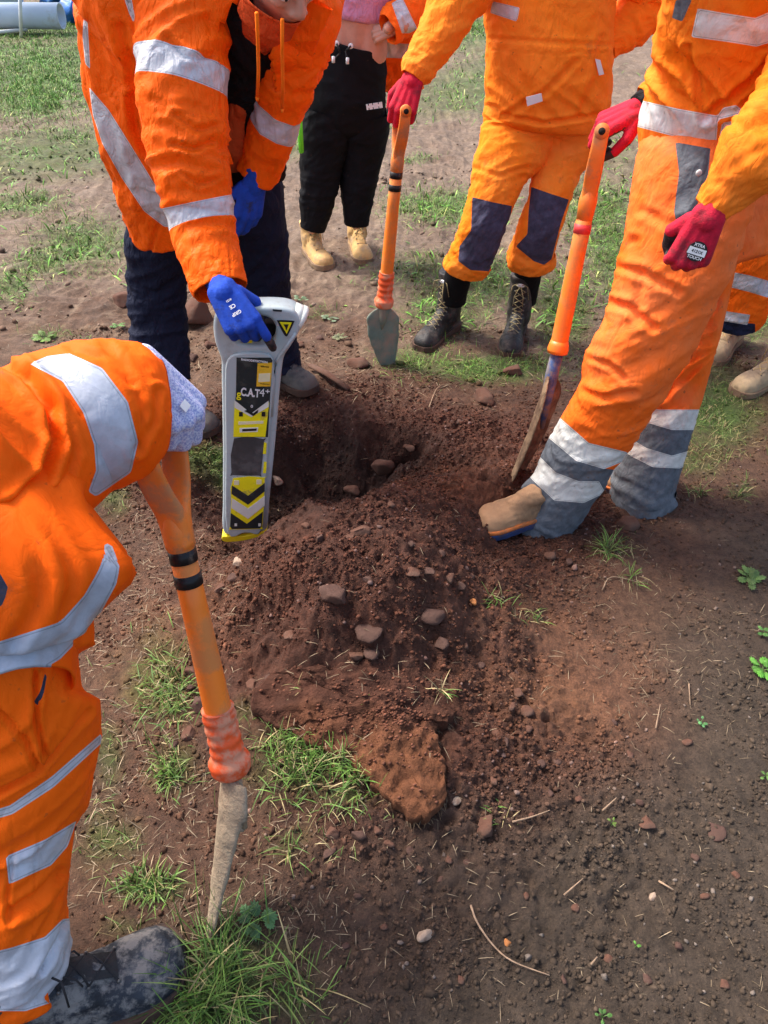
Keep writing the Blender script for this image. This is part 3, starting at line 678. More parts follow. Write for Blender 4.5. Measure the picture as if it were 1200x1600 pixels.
    if lace:
        bv = BVHTree.FromPolygons([tuple(q) for q in v], [tuple(q) for q in f])
        k = laces; pts = []
        for i in range(k + 1):
            t = i / k
            if t < .5: a_ = np.array((0, .205 - .09 * t * 2, .07 + .05 * t * 2)); nd = np.array((0, .45, .9))
            else: a_ = np.array((lx * (t - .5) * 2, .115 + ly * (t - .5) * 2, .12 + (height_ - .03 - .12) * (t - .5) * 2)); nd = np.array((0, .95, .3))
            pts.append((a_, nd))
        def on(a_, nd, sx):
            hw = .021; o_ = X(a_ + np.array((sx * hw, 0, 0)) + nd * .12); dd = X(a_ + np.array((sx * hw, 0, 0)) - nd * .12) - o_; dd /= np.linalg.norm(dd)
            r_ = bv.ray_cast(Vector(o_), Vector(dd), .3); return np.array(r_[0]) - dd * .002 if r_[0] is not None else X(a_ + np.array((sx * hw, 0, 0)))
        tg = []; 
        for a_, na in pts: tg.append([on(a_, na, sx_) + (on(a_, na, sx_) - on(a_ - na * .02, na, sx_)) * 0 for sx_ in (-.8, -.4, 0, .4, .8)])
        tv = np.array(tg).reshape(-1, 3); cen_ = np.array([X(a_ - na_ * .03) for a_, na_ in pts for _ in range(5)]); dn_ = tv - cen_; dn_ /= np.linalg.norm(dn_, axis=1)[:, None]; nT = len(tv)
        tq_ = [(i * 5 + j, i * 5 + j + 1, i * 5 + j + 6, i * 5 + j + 5) for i in range(k) for j in range(4)]
        mesh('tongue', np.vstack([tv + dn_ * .0002, tv - dn_ * .004]), tq_ + [tuple(q + nT for q in f_[::-1]) for f_ in tq_], tongue, up)
        for s_ in (-1, 1):
            for a_, na in pts[:-1]:
                e_ = on(a_, na, s_ * 1.05); eb_ = MB(); eb_.add(*ball(e_, .0032, 8, 6)); eb_.build('eyelet', M['eyelet'], up)
        lb = MB()
        for i in range(k):
            for s_ in (-1, 1):
                a_, na = pts[i]; b_, nb = pts[i + 1]
                ptsL = [on(a_ * (1 - t) + b_ * t, na * (1 - t) + nb * t, s_ * (1 - 2 * t)) + 0 for t in (0, .25, .5, .75, 1)]
                lb.add(*rod(ptsL, .0019, 6))
        a_, na = pts[-1]
        for s_ in (-1, 1):
            p0 = on(a_, na, 0); q = X(a_ + np.array((s_ * .03, .035, .01))); r_ = X(a_ + np.array((s_ * .04, .03, -.045))); lb.add(*rod([p0, p0 * .5 + q * .5 + z * .006, q, r_], .0019, 6)); lb.add(*rod([p0, X(a_ + np.array((s_ * .018, .045, -.03))), X(a_ + np.array((s_ * .02, .05, -.07)))], .0019, 6))
        lb.build('laces', lace, up)
    if tag_white:
        a_ = np.array((lx, .118 + ly, height_ - .025)); c = X(a_ + np.array((0, .012, 0))); v_, f_ = ball((0, 0, 0), (.016, .003, .008)); mesh('size_tab', np.stack([v_[:, 0], v_[:, 1], v_[:, 2]], 1) @ np.stack([x, y, z]) + c, f_, M['white'], up)
    return up
def spade(label, tip, top, bar_dir, blade_n, blade_mat, L_blade=.36, bw=.085, tip_w=.35, curve=.02, r=.0205, collar=True, socket=None, red=False, group='orange insulated spades held by the workers', bands=True, tread=None, collar_len=.085, bladebent=0, sidebend=0, edge=None, strap=1.0, bpow=1.4, neckcut=.78, taper=.7, tl_=.55, grip_w=.052, blade_label=None):
    tip = np.asarray(tip, float); top = np.asarray(top, float); ax = top - tip; LT = np.linalg.norm(ax); d = ax / LT
    root = empty('digging_spade', tip); tag(root, label, 'spade', group)
    bar = np.asarray(bar_dir, float); bar = bar - d * (bar @ d); bar /= np.linalg.norm(bar); nb = np.cross(bar, d)
    P = lambda s, a=0., b=0.: tip + d * s + bar * a + nb * b
    neck = L_blade
    # blade: dished plate with socket
    bn = np.asarray(blade_n, float)
    if edge is not None:      # blade seen nearly from its edge, turned by 'edge' degrees
        vv = tip + d * L_blade * .5 - np.array((0, 0, CZ)); bn = np.cross(d, vv); bn = bn / np.linalg.norm(bn); bn = -bn if bn[0] > 0 else bn; bn = bn * math.cos(R(edge)) + np.cross(d, bn) * math.sin(R(edge))
    bn = bn - d * (bn @ d); bn /= np.linalg.norm(bn); bs = np.cross(bn, d)
    V = []; ns, nw = 40, 17
    for i in range(ns):
        t = i / (ns - 1); s = t * L_blade
        w = bw * (tip_w + (1 - tip_w) * min(1, t / tl_) ** taper) if t < .82 else bw * (1 - ((t - .82) / .18) ** 1.6 * neckcut)
        for side_ in (1, -1):
            for k in range(nw):
                q = -1 + 2 * k / (nw - 1); a_ = q * w; b_ = curve * (q * q) * (w / bw) * -1 + curve * .4 + side_ * (.0022 + .0035 * (1 - abs(q)) * t) + bladebent * (1 - t) ** bpow
                b_ += .0025 * float(perlin(a_ * 40, s * 25, 5. + side_)); a_ += (abs(q) > .9) * .003 * float(perlin(q * 3, s * 40, 9.))
                V.append(tip + d * s + bs * (a_ + sidebend * (1 - t) ** 1.5) + bn * b_)
    Fc = []
    for i in range(ns - 1):
        for k in range(nw - 1):
            a = i * 2 * nw + k; b = a + 2 * nw; Fc += [(a, a + 1, b + 1, b), (a + nw, b + nw, b + nw + 1, a + nw + 1)]
        a = i * 2 * nw; b = a + 2 * nw; Fc += [(a, b, b + nw, a + nw), (a + nw - 1, a + 2 * nw - 1, b + 2 * nw - 1, b + nw - 1)]
    for e_ in (0, ns - 1):
        a = e_ * 2 * nw
        for k in range(nw - 1): Fc.append((a + k, a + k + 1, a + nw + k + 1, a + nw + k))
    bl = mesh('blade', V, Fc, blade_mat, root)
    if blade_label: bl['label'] = blade_label
    mb = MB(); mb.add(*rod([tip + d * (neck * .62), tip + d * (neck * .85) + bn * .004, tip + d * neck + bn * .003, tip + d * (neck + .07)], [.006, .017, .019, .0185], 18)); mb.build('socket', socket or blade_mat, root)
    s0 = neck + .02; s1 = LT - .185
    if socket: s0 = neck + .075
    mb = MB(); mb.add(*rod([P(s0), P(s0 + .01), P(s0 + .35 * (s1 - s0)), P(s0 + .7 * (s1 - s0)), P(s1)], [r * 1.12, r * 1.08, r * 1.04, r * .95, r * .92], 28)); mb.build('shaft', M['spade_orange'], root)
    if collar:
        mb = MB(); cs = []; 
        n_ = 60
        for i in range(n_ + 1):
            t = i / n_; rr = r * (1.28 + .05 * math.sin(t * 6 * math.pi * 2) + (.42 * math.exp(-((t - .14) / .12) ** 2)))
            cs.append((P(s0 - .02 + t * (collar_len + .05)), rr))
        mb.add(*rod([c[0] for c in cs], [c[1] for c in cs], 28)); mb.build('collar', M['collar'], root)
    else:
        mb = MB(); mb.add(*rod([P(s0 - .006), P(s0 + .004), P(s0 + .018), P(s0 + .03)], [r * 1.3, r * 1.36, r * 1.25, r * 1.1], 28)); mb.build('ferrule', M['spade_orange'], root)
    if bands:
        for q in (0, 1):
            mb = MB(); c_ = s1 - .045 - q * .042; mb.add(*rod([P(c_ - .011), P(c_ - .0105), P(c_ + .0105), P(c_ + .011)], [r * .9, r * .955 + .0012, r * .95 + .0012, r * .9], 28)); mb.build('tape_band', M['tape_black'], root)
    if red:
        mb = MB(); c_ = s1 - .07; mb.add(*rod([P(c_ - .012), P(c_ - .0115), P(c_ + .0115), P(c_ + .012)], [r * .9, r * .96 + .0012, r * .95 + .0012, r * .9], 28)); mb.build('tape_band', M['tape_red'], root)
    # D grip: two flat straps spreading from the shaft and a crossbar between them
    gm = MB()
    for q in (-1, 1):
        pl = [P(s1 - .03, 0), P(s1 + .02, q * grip_w * .12), P(s1 + .07, q * grip_w * .62), P(s1 + .115, q * grip_w * .93), P(s1 + .165, q * grip_w)]
        V, Fq = [], []; wd = [.0185, .020, .0205, .019, .018]; tk = [.019, .014, .0075, .006, .006]; n = 16; th = np.linspace(0, 2 * math.pi, n, endpoint=False)
        A, _ = spline(np.array([np.concatenate([a_, [b_, c_]]) for a_, b_, c_ in zip(pl, wd, tk)]), .008)
        for row in A: V.append(row[:3] + np.outer(np.sign(np.cos(th)) * np.abs(np.cos(th)) ** .6, bar) * row[4] + np.outer(np.sign(np.sin(th)) * np.abs(np.sin(th)) ** .6, nb) * row[3] * strap)
        V = np.concatenate(V); m = len(A); Fq = [(i * n + j, i * n + (j + 1) % n, (i + 1) * n + (j + 1) % n, (i + 1) * n + j) for i in range(m - 1) for j in range(n)] + [tuple(range(n))[::-1], tuple((m - 1) * n + j for j in range(n))]
        gm.add(V, Fq)
        e0 = P(s1 + .165, q * (grip_w - .007)); e1 = P(s1 + .165, q * (grip_w + .006)); gm.add(*rod([e0, e1], .0185, 24))
    gm.add(*rod([P(s1 - .05), P(s1 + .0), P(s1 + .04)], [r * .93, r * 1.05, r * .8], 24))
    g = gm.build('grip_frame', M['spade_pale'], root)
    mb = MB(); mb.add(*rod([P(s1 + .165, -grip_w), P(s1 + .165, grip_w)], .0145, 20)); mb.build('crossbar', M['spade_pale'], g)
    for q in (-1, 1):
        mb = MB(); mb.add(*rod([P(s1 + .165, q * (grip_w + .0055)), P(s1 + .165, q * (grip_w + .0075))], .0085, 20)); mb.build('bar_hole_shade', M['hole'], g)  # black disc paints the shade of the hole in the bar end
    if tread is not None:
        c = P(neck * .62); t = np.asarray(tread, float); mb = MB(); mb.add(*rod([c, c + t * .5, c + t], [.009, .008, .007], 10, flat=.6)); mb.build('foot_tread', blade_mat, root)
    return root

def nrm(v): v = np.asarray(v, float); return v / np.linalg.norm(v)

# ------------------------------------------------------------ man bending over the locator
G_BLUE = [M['glove_blue'], M['glove_dip']]; G_RED = [M['glove_red'], M['glove_dip']]
tA = [K(316,338,110,2.35,k=.62), K(300,250,124,2.30,k=.68), K(288,160,138,2.24,k=.62), K(306,80,174,2.18,k=.52), K(324,0,196,2.14,k=.46), K(350,-70,190,2.16,k=.42), K(370,-125,110,2.2,k=.5)]
aA1 = [K(300,-60,68,2.10,k=.8), K(287,20,68,2.06,k=.85), K(284,110,66,2.00,k=.85), K(288,200,62,1.95,k=.85), K(301,280,53,1.91,k=.85), K(318,360,46,1.87,k=.85), K(334,420,42,1.79,k=.85), K(344,452,40,1.75,k=.85)]
aA2 = [K(486,-25,50,2.20,k=.8), K(480,42,43,2.14,k=.8), K(455,110,38,2.14,k=.8), K(437,168,35,2.17,k=.8), K(416,232,31,2.20,k=.8), K(400,274,30,2.22,k=.8)]
lA1 = [K(285,290,62,2.45), K(252,370,52,2.44), K(246,440,42,2.46), K(247,500,41,2.44), K(250,556,41,2.40), K(252,592,42,2.36)]
lA2 = [K(365,250,66,2.50), K(392,330,52,2.50), K(407,420,42,2.54), K(420,500,37,2.58), K(428,560,38,2.60), K(431,585,38,2.58)]
hcA = W(440, -60, 2.00)
A = person('person', 'person in orange coat and navy trousers bending over the grey locator with blue gloves', 'person',
           tA[1:], [aA1, aA2], [lA1, lA2], (hcA, (.30, -.60, .62), (.42, -.55, -.70)), base=G(380, 640), torso_f=.55)
garment('coat', A, M['orange_a'], tA, amp=.007, seed=2.3, n=170, gap=lambda u, t: (((t + math.pi) % (2 * math.pi) - math.pi) > np.radians(np.interp(u, [0, 1, 2, 3, 4, 4.8], [-30, -20, -5, 40, 58, 72]))) & (t % (2 * math.pi) < 9) & (((t + math.pi) % (2 * math.pi) - math.pi) < np.radians(np.interp(u, [0, 1, 2, 3, 4, 4.8], [67, 67, 62, 76, 82, 74]))) & (u < 4.8),
        folds=[('drape', .010, 1, 2), ('diag', .010, 3.5, 1.3)],
        warp=lambda U, TH, D: (np.stack([0 * U, 0 * U, (-.035 * np.clip(-np.cos(TH), 0, 1) + .03 * np.clip(np.cos(TH), 0, 1)) * np.clip(1 - U, 0, 1)], -1), D),
        tape_px=[[(139,136),(170,172),(205,228),(240,285),(272,322),(272,356),(256,354),(225,330),(190,278),(160,225),(145,180)], [(130,30),(137,35),(139,70),(141,108),(133,100),(129,60)], [(193,-5),(205,-5),(212,32),(206,34)]],
        creases=[([(207,150),(215,200),(232,232)], 6, .016), ([(190,40),(206,90),(214,150)], 7, .012), ([(250,330),(238,372),(215,392)], 3, .006)])
garment('sleeve', A, M['orange_a'], aA1, amp=.0045, seed=4.1, folds=[('ring', .008, 3.6, 1.2), ('diag', .008, 1.5, 1.0), ('ring', .004, 5.5, 1.5)],
        tape_u=[(1.84,2.30,-.12),(4.42,4.86,.04)],
        creases=[([(332,-20),(340,100),(345,250),(362,440)], 1.6, .0025), ([(262,60),(290,92),(330,88)], 5, .008), ([(272,225),(300,235),(330,222)], 5, .008), ([(275,180),(305,205),(335,196)], 5, .007), ([(285,270),(310,290),(340,278)], 4, .007)])
garment('sleeve', A, M['orange_a'], aA2, amp=.007, seed=6.6, folds=[('ring', .006, 3, 1.2)], tape_u=[(3.0,3.5,-.06)])
# front panels of the open coat on the far side, dark lining and hoodie with drawstrings
garment('front_panel', A, M['orange_a'], [K(470,-10,52,2.04,k=.18), K(452,50,44,2.06,k=.18), K(452,110,26,2.12,k=.18), K(440,170,20,2.18,k=.2), K(424,222,12,2.22,k=.2)], amp=.006, seed=9.1)
garment('inner_jacket', A, M['black_fleece'], [K(395,280,46,2.34,k=.5), K(388,200,54,2.28,k=.5), K(386,120,58,2.18,k=.5), K(392,50,60,2.10,k=.5), K(405,-15,60,2.08,k=.5)], amp=.010, seed=3.9)
garment('hoodie', A, M['hood'], [K(360,264,12,2.24,k=.4), K(364,220,19,2.20,k=.4), K(370,175,13,2.18,k=.4), K(394,95,11,2.12,k=.4), K(412,40,34,2.03,k=.5), K(425,5,44,2.0,k=.6)], amp=.007, seed=8.8, step=.005)
for a_ in ([(401,20,1.90),(403,60,1.93),(404,110,1.97),(402,152,2.0)], [(441,30,1.92),(441,80,1.95),(442,130,2.0),(441,170,2.04)]):
    mb = MB(); mb.add(*rod([W(*q) for q in a_], .0042, 8)); mb.add(*rod([W(*a_[-1]), W(a_[-1][0], a_[-1][1] + 6, a_[-1][2])], [.005, .003], 8)); mb.build('drawstring', M['orange_d'], A)
garment('trouser_leg', A, M['navy'], lA1, amp=.006, seed=1.7, folds=[('ring', .007, 3.2, 1), ('diag', .006, 1.5, 1)])
garment('trouser_leg', A, M['navy'], lA2, amp=.006, seed=5.7, folds=[('ring', .006, 3.2, 1), ('diag', .006, 1.5, 1)])
boot(A, G(338, 690, -.01), G(268, 648), .015, .17, [M['boot_grey'], M['sole_dark']], M['lace_dark'], seed=1.)
boot(A, G(490, 622, .02), G(430, 596), .022, .17, [M['boot_grey'], M['sole_dark']], M['lace_dark'], seed=2.)
wA = W(346, 452, 1.70)
_, LA = hand('glove', A, wA, W(388, 520, 1.64) - wA, np.array((.12, -.80, .58)), -1, [(.45, .45, .3), (1.15, 1.4, .8), (1.25, 1.4, .8), (1.3, 1.4, .8)], G_BLUE, thumb=.9, tip_dark=.85, size=1.06, cuffdir=W(335, 430, 1.78) - wA, label='blue knit glove gripping the locator handle')
wB = W(398, 285, 2.20)
hand('glove', A, wB, W(385, 345, 2.19) - wB, (.5, -.7, .3), 1, [.35, .4, .45, .5], G_BLUE, thumb=.3, cuffdir=W(402, 255, 2.2) - wB, label='blue knit glove hanging loose by the knee')
# print on the back of the blue glove
for s_, sz, lx, ly_ in (('CE', .012, .012, .052), ('GRIP', .011, 0, .070), ('4131', .007, .012, .036)):
    v, f = text_mesh(s_, sz, .0004, bold=.0003)
    y_ = nrm(W(388, 520, 1.64) - wA); b_ = np.array((.12, -.80, .58)); z_ = nrm(b_ - y_ * (b_ @ y_)); x_ = np.cross(y_, z_)
    mesh('glove_print', wA + np.outer(v[:, 0] - lx * 0, x_) + np.outer(v[:, 1] + ly_, y_) + np.outer(v[:, 2] + .0205, z_), f, M['white'], A)

# ------------------------------------------------------------ woman in black joggers
tB = [K(541,212,40,3.88,k=.5), K(540,196,58,3.88,k=.6), K(538,150,64,3.88,k=.7), K(547,95,58,3.87,k=.7), K(553,64,51,3.86,k=.7)]
uB = [K(554,80,48,3.86,k=.62), K(556,45,48,3.86,k=.62), K(560,0,52,3.86,k=.62), K(560,-60,62,3.86,k=.6), K(560,-120,66,3.86,k=.5), K(560,-175,40,3.88,k=.6)]
lB1 = [K(515,175,42,3.87,k=.85), K(508,215,38,3.86,k=.85), K(503,250,33,3.85), K(497,300,27,3.84), K(492,335,22,3.84), K(488,357,18,3.84)]
lB2 = [K(566,175,42,3.89,k=.85), K(567,215,38,3.90,k=.85), K(563,250,32,3.89), K(559,300,25,3.88), K(558,330,20,3.87), K(557,350,18,3.87)]
bA1 = [K(505,-110,30,3.86), K(462,-40,24,3.86), K(470,20,22,3.84), K(500,50,15,3.80)]
bA2 = [K(625,-110,32,3.86), K(658,-40,28,3.86), K(645,10,27,3.83), K(618,36,23,3.76), K(606,45,19,3.73)]
trB = [(uB[0][0], .085), (uB[1][0], .088), (uB[2][0], .10), (uB[3][0], .12), (uB[4][0], .10), (uB[5][0], .07)]
def bellyB(mb):
    for q, s_ in ((-.06, 1), (.06, 1), (.0, 1)):
        chain(mb, [(uB[0][0] + np.array((q, 0, 0)), .085), (uB[1][0] + np.array((q * .95, 0, 0)), .080), (uB[2][0] + np.array((q, 0, 0)), .08)])
B = person('person', 'person in black joggers, pink top and tan boots standing behind the dig', 'person', uB, [bA1, bA2], [lB1, lB2], (W(562, -245, 3.88), (0, 0, 1), (0, -1, -.2)), base=G(525, 410), trad=trB, extra=bellyB)
jog = dict(amp=.004, seed=3.1)
garment('joggers', B, M['black_knit'], tB, amp=.004, seed=3.1, hem=(False, True), folds=[('diag', .004, .5, .6)])
for l_, s_ in ((lB1, 2.2), (lB2, 7.2)): garment('jogger_leg', B, M['black_knit'], l_, amp=.005, seed=s_, folds=[('ring', .005, 3, 1), ('diag', .005, .5, .8)])
garment('pink_top', B, M['pink'], [K(558,30,46,3.86,k=.72), K(559,22,50,3.86,k=.74), K(560,0,53,3.86,k=.7), K(560,-60,64,3.86,k=.65), K(560,-120,66,3.86,k=.55), K(560,-165,30,3.88,k=.7)], amp=.008, seed=5.3, hem=(True, False))
garment('sleeve', B, M['orange_b'], bA2, amp=.008, seed=2.8, folds=[('ring', .008, 3.2, .8)], tape_px=[[(612,5),(628,-5),(652,45),(640,52),(628,52)]])
garment('sleeve', B, M['orange_b'], bA1, amp=.006, seed=4.8)
garment('open_vest', B, M['orange_b'], [K(640,-110,36,3.95,k=.35), K(640,-40,34,3.97,k=.3), K(632,20,30,3.98,k=.3), K(630,80,27,3.99,k=.3), K(632,140,26,4.0,k=.3)], amp=.010, seed=5.5, folds=[('drape', .01, 3, 2)], tape_px=[[(596,66),(660,70),(660,92),(596,90)]])
hand('hand', B, W(612, 46, 3.76), (-.9, .25, -.25), (.25, -.9, .5), 1, [.7, .8, .9, .9], [M['skin'], M['skin']], thumb=.2, size=.80)
bt = [M['boot_tan'], M['sole_tan']]
boot(B, G(512, 425), G(481, 392), .0, .17, bt, M['lace_tan'], seed=3.); boot(B, G(571, 415), G(553, 378), 0, .17, bt, M['lace_tan'], seed=4.)
mb = MB()
for x0, y0 in ((526, 68), (548, 72)): mb = MB(); mb.add(*ball(W(x0, y0, 3.735), (.011, .004, .011))); mb.build('eyelet', M['white'], B)
mb = MB()
for x0, y0, x1, y1 in ((526,68,532,82), (532,82,520,96), (548,72,540,80), (540,80,543,96)): mb.add(*rod([W(x0, y0, 3.73), W(x1, y1, 3.725)], .004, 6))
mb.build('waist_cord', M['black_print'], B)
for x0, y0 in ((521, 88), (543, 90)): mb = MB(); mb.add(*rod([W(x0, y0, 3.715), W(x0, y0 + 10, 3.715)], .007, 8)); mb.build('cord_tip', M['white'], B)
v, f = text_mesh('HHIHI', .026, .0008, bold=.003)
c0 = W(585, 166, 3.735); mesh('thigh_print', c0 + np.outer(v[:, 0], nrm((1, -.1, .16))) + np.outer(v[:, 1], nrm((-.16, 0, 1))) + np.outer(v[:, 2], (0, -1, 0)), f, M['white'], B)
mb = MB(); v, f = rod([W(468, 150, 3.72), W(468, 190, 3.70), W(471, 238, 3.70)], [.020, .021, .019], 8, flat=.6); mb.add(v, f); mb.build('lime_strap', M['lime'], B)

# ------------------------------------------------------------ worker in the orange hoodie
tC = [K(853,196,84,3.08,k=.6), K(854,186,90,3.08,k=.62), K(856,120,94,3.08,k=.66), K(858,40,97,3.09,k=.66), K(858,-40,106,3.10,k=.6), K(858,-110,112,3.10,k=.5), K(858,-165,66,3.12,k=.6)]
aC1 = [K(775,-105,46,3.08,k=.9), K(742,-45,44,3.04,k=.9), K(712,2,39,2.99,k=.9), K(684,56,32,2.93,k=.9), K(656,102,23,2.87,k=.9), K(645,122,19,2.85,k=.9)]
aC2 = [K(940,-110,46,3.12), K(1000,-50,40,3.14), K(1022,0,34,3.16), K(982,38,30,3.14), K(945,62,26,3.10)]
lC1 = [K(822,170,62,3.1,k=.8), K(808,215,56,3.08,k=.8), K(785,262,43,3.02), K(768,310,34,2.97), K(750,365,32,2.95), K(735,400,31,2.97), K(728,420,30,2.99)]
lC2 = [K(885,170,60,3.1,k=.8), K(885,215,53,3.10,k=.8), K(870,262,39,3.06), K(857,310,31,3.0), K(842,360,31,2.98), K(832,392,33,3.0), K(829,412,32,3.02)]
C_ = person('person', 'person in an orange hoodie and trousers with navy knee panels and black lace-up boots', 'person', tC[1:], [aC1, aC2], [lC1 + [K(705,470,20,3.04)], lC2 + [K(818,470,20,3.08)]], (W(860, -245, 3.1), (0, -.1, 1), (-.1, -1, -.45)), base=G(745, 545))
garment('hoodie', C_, M['orange_c'], tC, amp=.005, seed=7.7, n=150, hem=(True, False), freq=.8, folds=[('diag', .010, 1.6, .8)], creases=[([(772,78),(860,84),(948,80)], 1.5, .003), ([(905,30),(895,90),(790,178)], 1.5, .003), ([(788,182),(850,145),(900,95)], 5, .008), ([(770,60),(860,66),(950,70)], 4, .004), ([(790,180),(850,192),(940,178)], 4, .010), ([(940,60),(930,120),(905,180)], 6, .008)],
        tape_px=[[(770,2),(812,12),(808,34),(766,20)]], ribs=[(.5, .5, -.004)], label='orange pullover hoodie with a front pocket')
for pl in ([(822,152),(846,146),(848,158),(824,166)], [(930,92),(938,94),(944,116),(936,118)]):
    v = W(np.array([p[0] for p in pl], float), np.array([p[1] for p in pl], float), 2.90 if pl[0][0] < 900 else 2.955); v2 = v + np.array((0, .004, 0)); mesh('pocket_tab', np.vstack([v, v2]), [(0,1,2,3),(7,6,5,4),(0,4,5,1),(1,5,6,2),(2,6,7,3),(3,7,4,0)], M['white'], C_, smooth=False)
garment('sleeve', C_, M['orange_c'], aC1, amp=.006, seed=1.2, folds=[('ring', .008, 4.2, .8), ('diag', .007, 2, 1)], ribs=[(5, .25, -.003)])
garment('sleeve', C_, M['orange_c'], aC2, amp=.008, seed=2.2, folds=[('ring', .010, 2.6, .8)])
kn = dict(amp=.007)
garment('trouser_leg', C_, M['orange_ct'], lC1, amp=.007, seed=3.6, folds=[('diag', .008, 1.6, 1), ('ring', .010, 5.4, .7)], creases=[([(762,210),(772,245),(768,262),(800,270)], 1.5, .0025), ([(735,262),(780,276),(822,262)], 4, .005), ([(742,282),(790,296)], 1.5, .002)], patch_px=[[(738,308),(770,316),(800,322),(796,350),(786,385),(764,424),(735,422),(716,408),(718,385),(736,360)]], ribs=[(6, .5, .006)])
garment('trouser_leg', C_, M['orange_ct'], lC2, amp=.007, seed=5.6, folds=[('diag', .008, 1.6, 1), ('ring', .010, 5.4, .7)], patch_px=[[(830,292),(858,302),(889,312),(876,350),(862,405),(850,414),(834,408),(806,385),(824,366),(826,330)]], ribs=[(6, .5, .006)])
for l_ in ([K(722,412,22,3.0), K(714,440,20,3.02), K(708,470,19,3.05)], [K(828,405,22,3.03), K(824,435,20,3.05), K(818,470,19,3.08)]): garment('sock', C_, M['black_knit'], l_, amp=.002, n=40)
bb = [M['boot_black'], M['sole_dark']]
boot(C_, G(654, 549), G(713, 507), 0, .27, bb, M['lace_olive'], laces=9, seed=5., tag_white=True); boot(C_, G(794, 558), G(812, 505), 0, .27, bb, M['lace_olive'], laces=9, seed=6., tag_white=True)
wC = W(645, 124, 2.84)
hand('glove', C_, wC, W(630, 168, 2.80) - wC, (.0, -.75, .75), 1, [1.0, 1.05, 1.1, 1.1], G_RED, thumb=.6, size=1.08, cuffdir=W(652, 108, 2.86) - wC, palm_dark=-.05, label='red glove resting on the spade grip')
wc2 = W(915, 72, 3.20)
hand('glove', C_, wc2, (-.8, -.1, -.5), (0, -1, .2), 1, [.5, .5, .5, .5], G_RED, size=.9)

# ------------------------------------------------------------ worker leaning in from the right
tD = [K(1112,250,98,1.98,k=.62), K(1112,192,106,1.96,k=.66), K(1128,130,108,1.93,k=.68), K(1146,60,112,1.90,k=.66), K(1166,-10,122,1.86,k=.62), K(1185,-90,138,1.83,k=.5), K(1200,-150,80,1.84,k=.5)]
aD1 = [K(1285,-60,72,1.78,k=.8), K(1290,60,70,1.72,k=.8), K(1262,150,66,1.66,k=.8), K(1215,205,58,1.62,k=.8), K(1172,252,48,1.60,k=.8), K(1140,295,33,1.60,k=.8), K(1112,328,26,1.60,k=.8)]
aD2 = [K(1100,-100,62,1.98), K(1110,0,52,2.06), K(1085,90,44,2.14), K(1050,140,34,2.15), K(1008,164,24,2.13)]
lD1 = [K(1098,215,92,1.96,k=.72), K(1080,300,93,1.90,k=.75), K(1052,400,88,1.85,k=.78), K(1018,490,80,1.82,k=.8), K(972,580,72,1.80,k=.82), K(925,668,62,1.80,k=.85), K(886,745,55,1.81,k=.9), K(856,794,52,1.82,k=1.0), K(840,816,52,1.82,k=1.1)]
lD2 = [K(1140,300,85,2.12,k=.7), K(1108,430,70,2.06), K(1075,550,58,2.0), K(1045,645,52,1.96), K(1020,720,52,1.95,k=1), K(1006,764,52,1.95,k=1.3), K(1003,775,52,1.95,k=1.4)]
D_ = person('person', 'person in faded orange overalls with grey and white leg bands leaning in from the right', 'person', tD, [aD1, aD2], [lD1, lD2], (W(1215, -265, 1.78), (-.1, -.15, 1), (-.8, -.2, -.5)), base=G(900, 800), torso_f=.5)
garment('overall_top', D_, M['orange_d'], tD, amp=.005, seed=4.4, n=180, hem=(True, False), folds=[('diag', .012, 2.5, 1.2)],
        tape_px=[[(985,153),(1060,170),(1122,181),(1119,226),(1060,215),(980,194)], [(1090,13),(1130,20),(1180,28),(1203,18),(1212,64),(1182,73),(1140,66),(1080,58)], [(1117,186),(1130,168),(1150,164),(1166,176),(1122,187)], [(1128,192),(1163,186),(1146,206),(1142,227),(1122,227)]],
        patch_px=[[(1056,0),(1082,-2),(1066,34),(1050,28)]],
        creases=[([(1205,95),(1160,140),(1105,182)], 7, .016), ([(1205,120),(1170,155),(1120,185)], 5, .010), ([(1078,70),(1090,120),(1100,180)], 5, .010), ([(1020,100),(1040,140),(1080,160)], 8, .008), ([(1180,50),(1183,80),(1200,75)], 3, .004)])
garment('trouser_leg', D_, M['orange_dt'], lD1, fit_left=[(203,1003),(259,990),(328,980),(375,973),(404,963),(444,956),(504,940),(548,914),(576,907),(592,909),(616,896),(648,878),(688,854),(740,832),(760,812),(786,803)], amp=.004, seed=8.1, n=170, step=.005, folds=[('diag', .008, 3.8, 1.0), ('ring', .006, 5.0, .8), ('ring', .009, 7.6, .6), ('diag', .005, 1.5, 1)],
        patch_px=[[(1055,222),(1110,232),(1106,280),(1085,330),(1060,363),(1053,330),(1061,270)], [(800,640),(858,684),(900,720),(944,732),(1010,740),(960,800),(940,880),(740,880),(790,740)]],
        tape_px=[[(860,636),(874,652),(920,692),(978,706),(990,715),(944,733),(900,720),(857,684),(846,668)], [(822,738),(832,750),(866,782),(912,786),(946,770),(936,752),(905,752),(868,738),(842,712),(830,705)]],
        creases=[([(1030,215),(1010,330),(1000,420),(960,520),(905,640)], 1.5, .0022), ([(960,415),(1010,430),(1060,455)], 7, .009), ([(930,470),(975,480),(1020,510)], 7, .010), ([(912,560),(950,570),(975,590)], 5, .008), ([(1000,330),(1040,350),(1080,345)], 8, .006), ([(985,380),(1000,440),(990,500)], 9, .006), ([(900,610),(940,620),(990,610)], 6, .008), ([(1108,232),(1100,300),(1062,363)], 3, .004)])
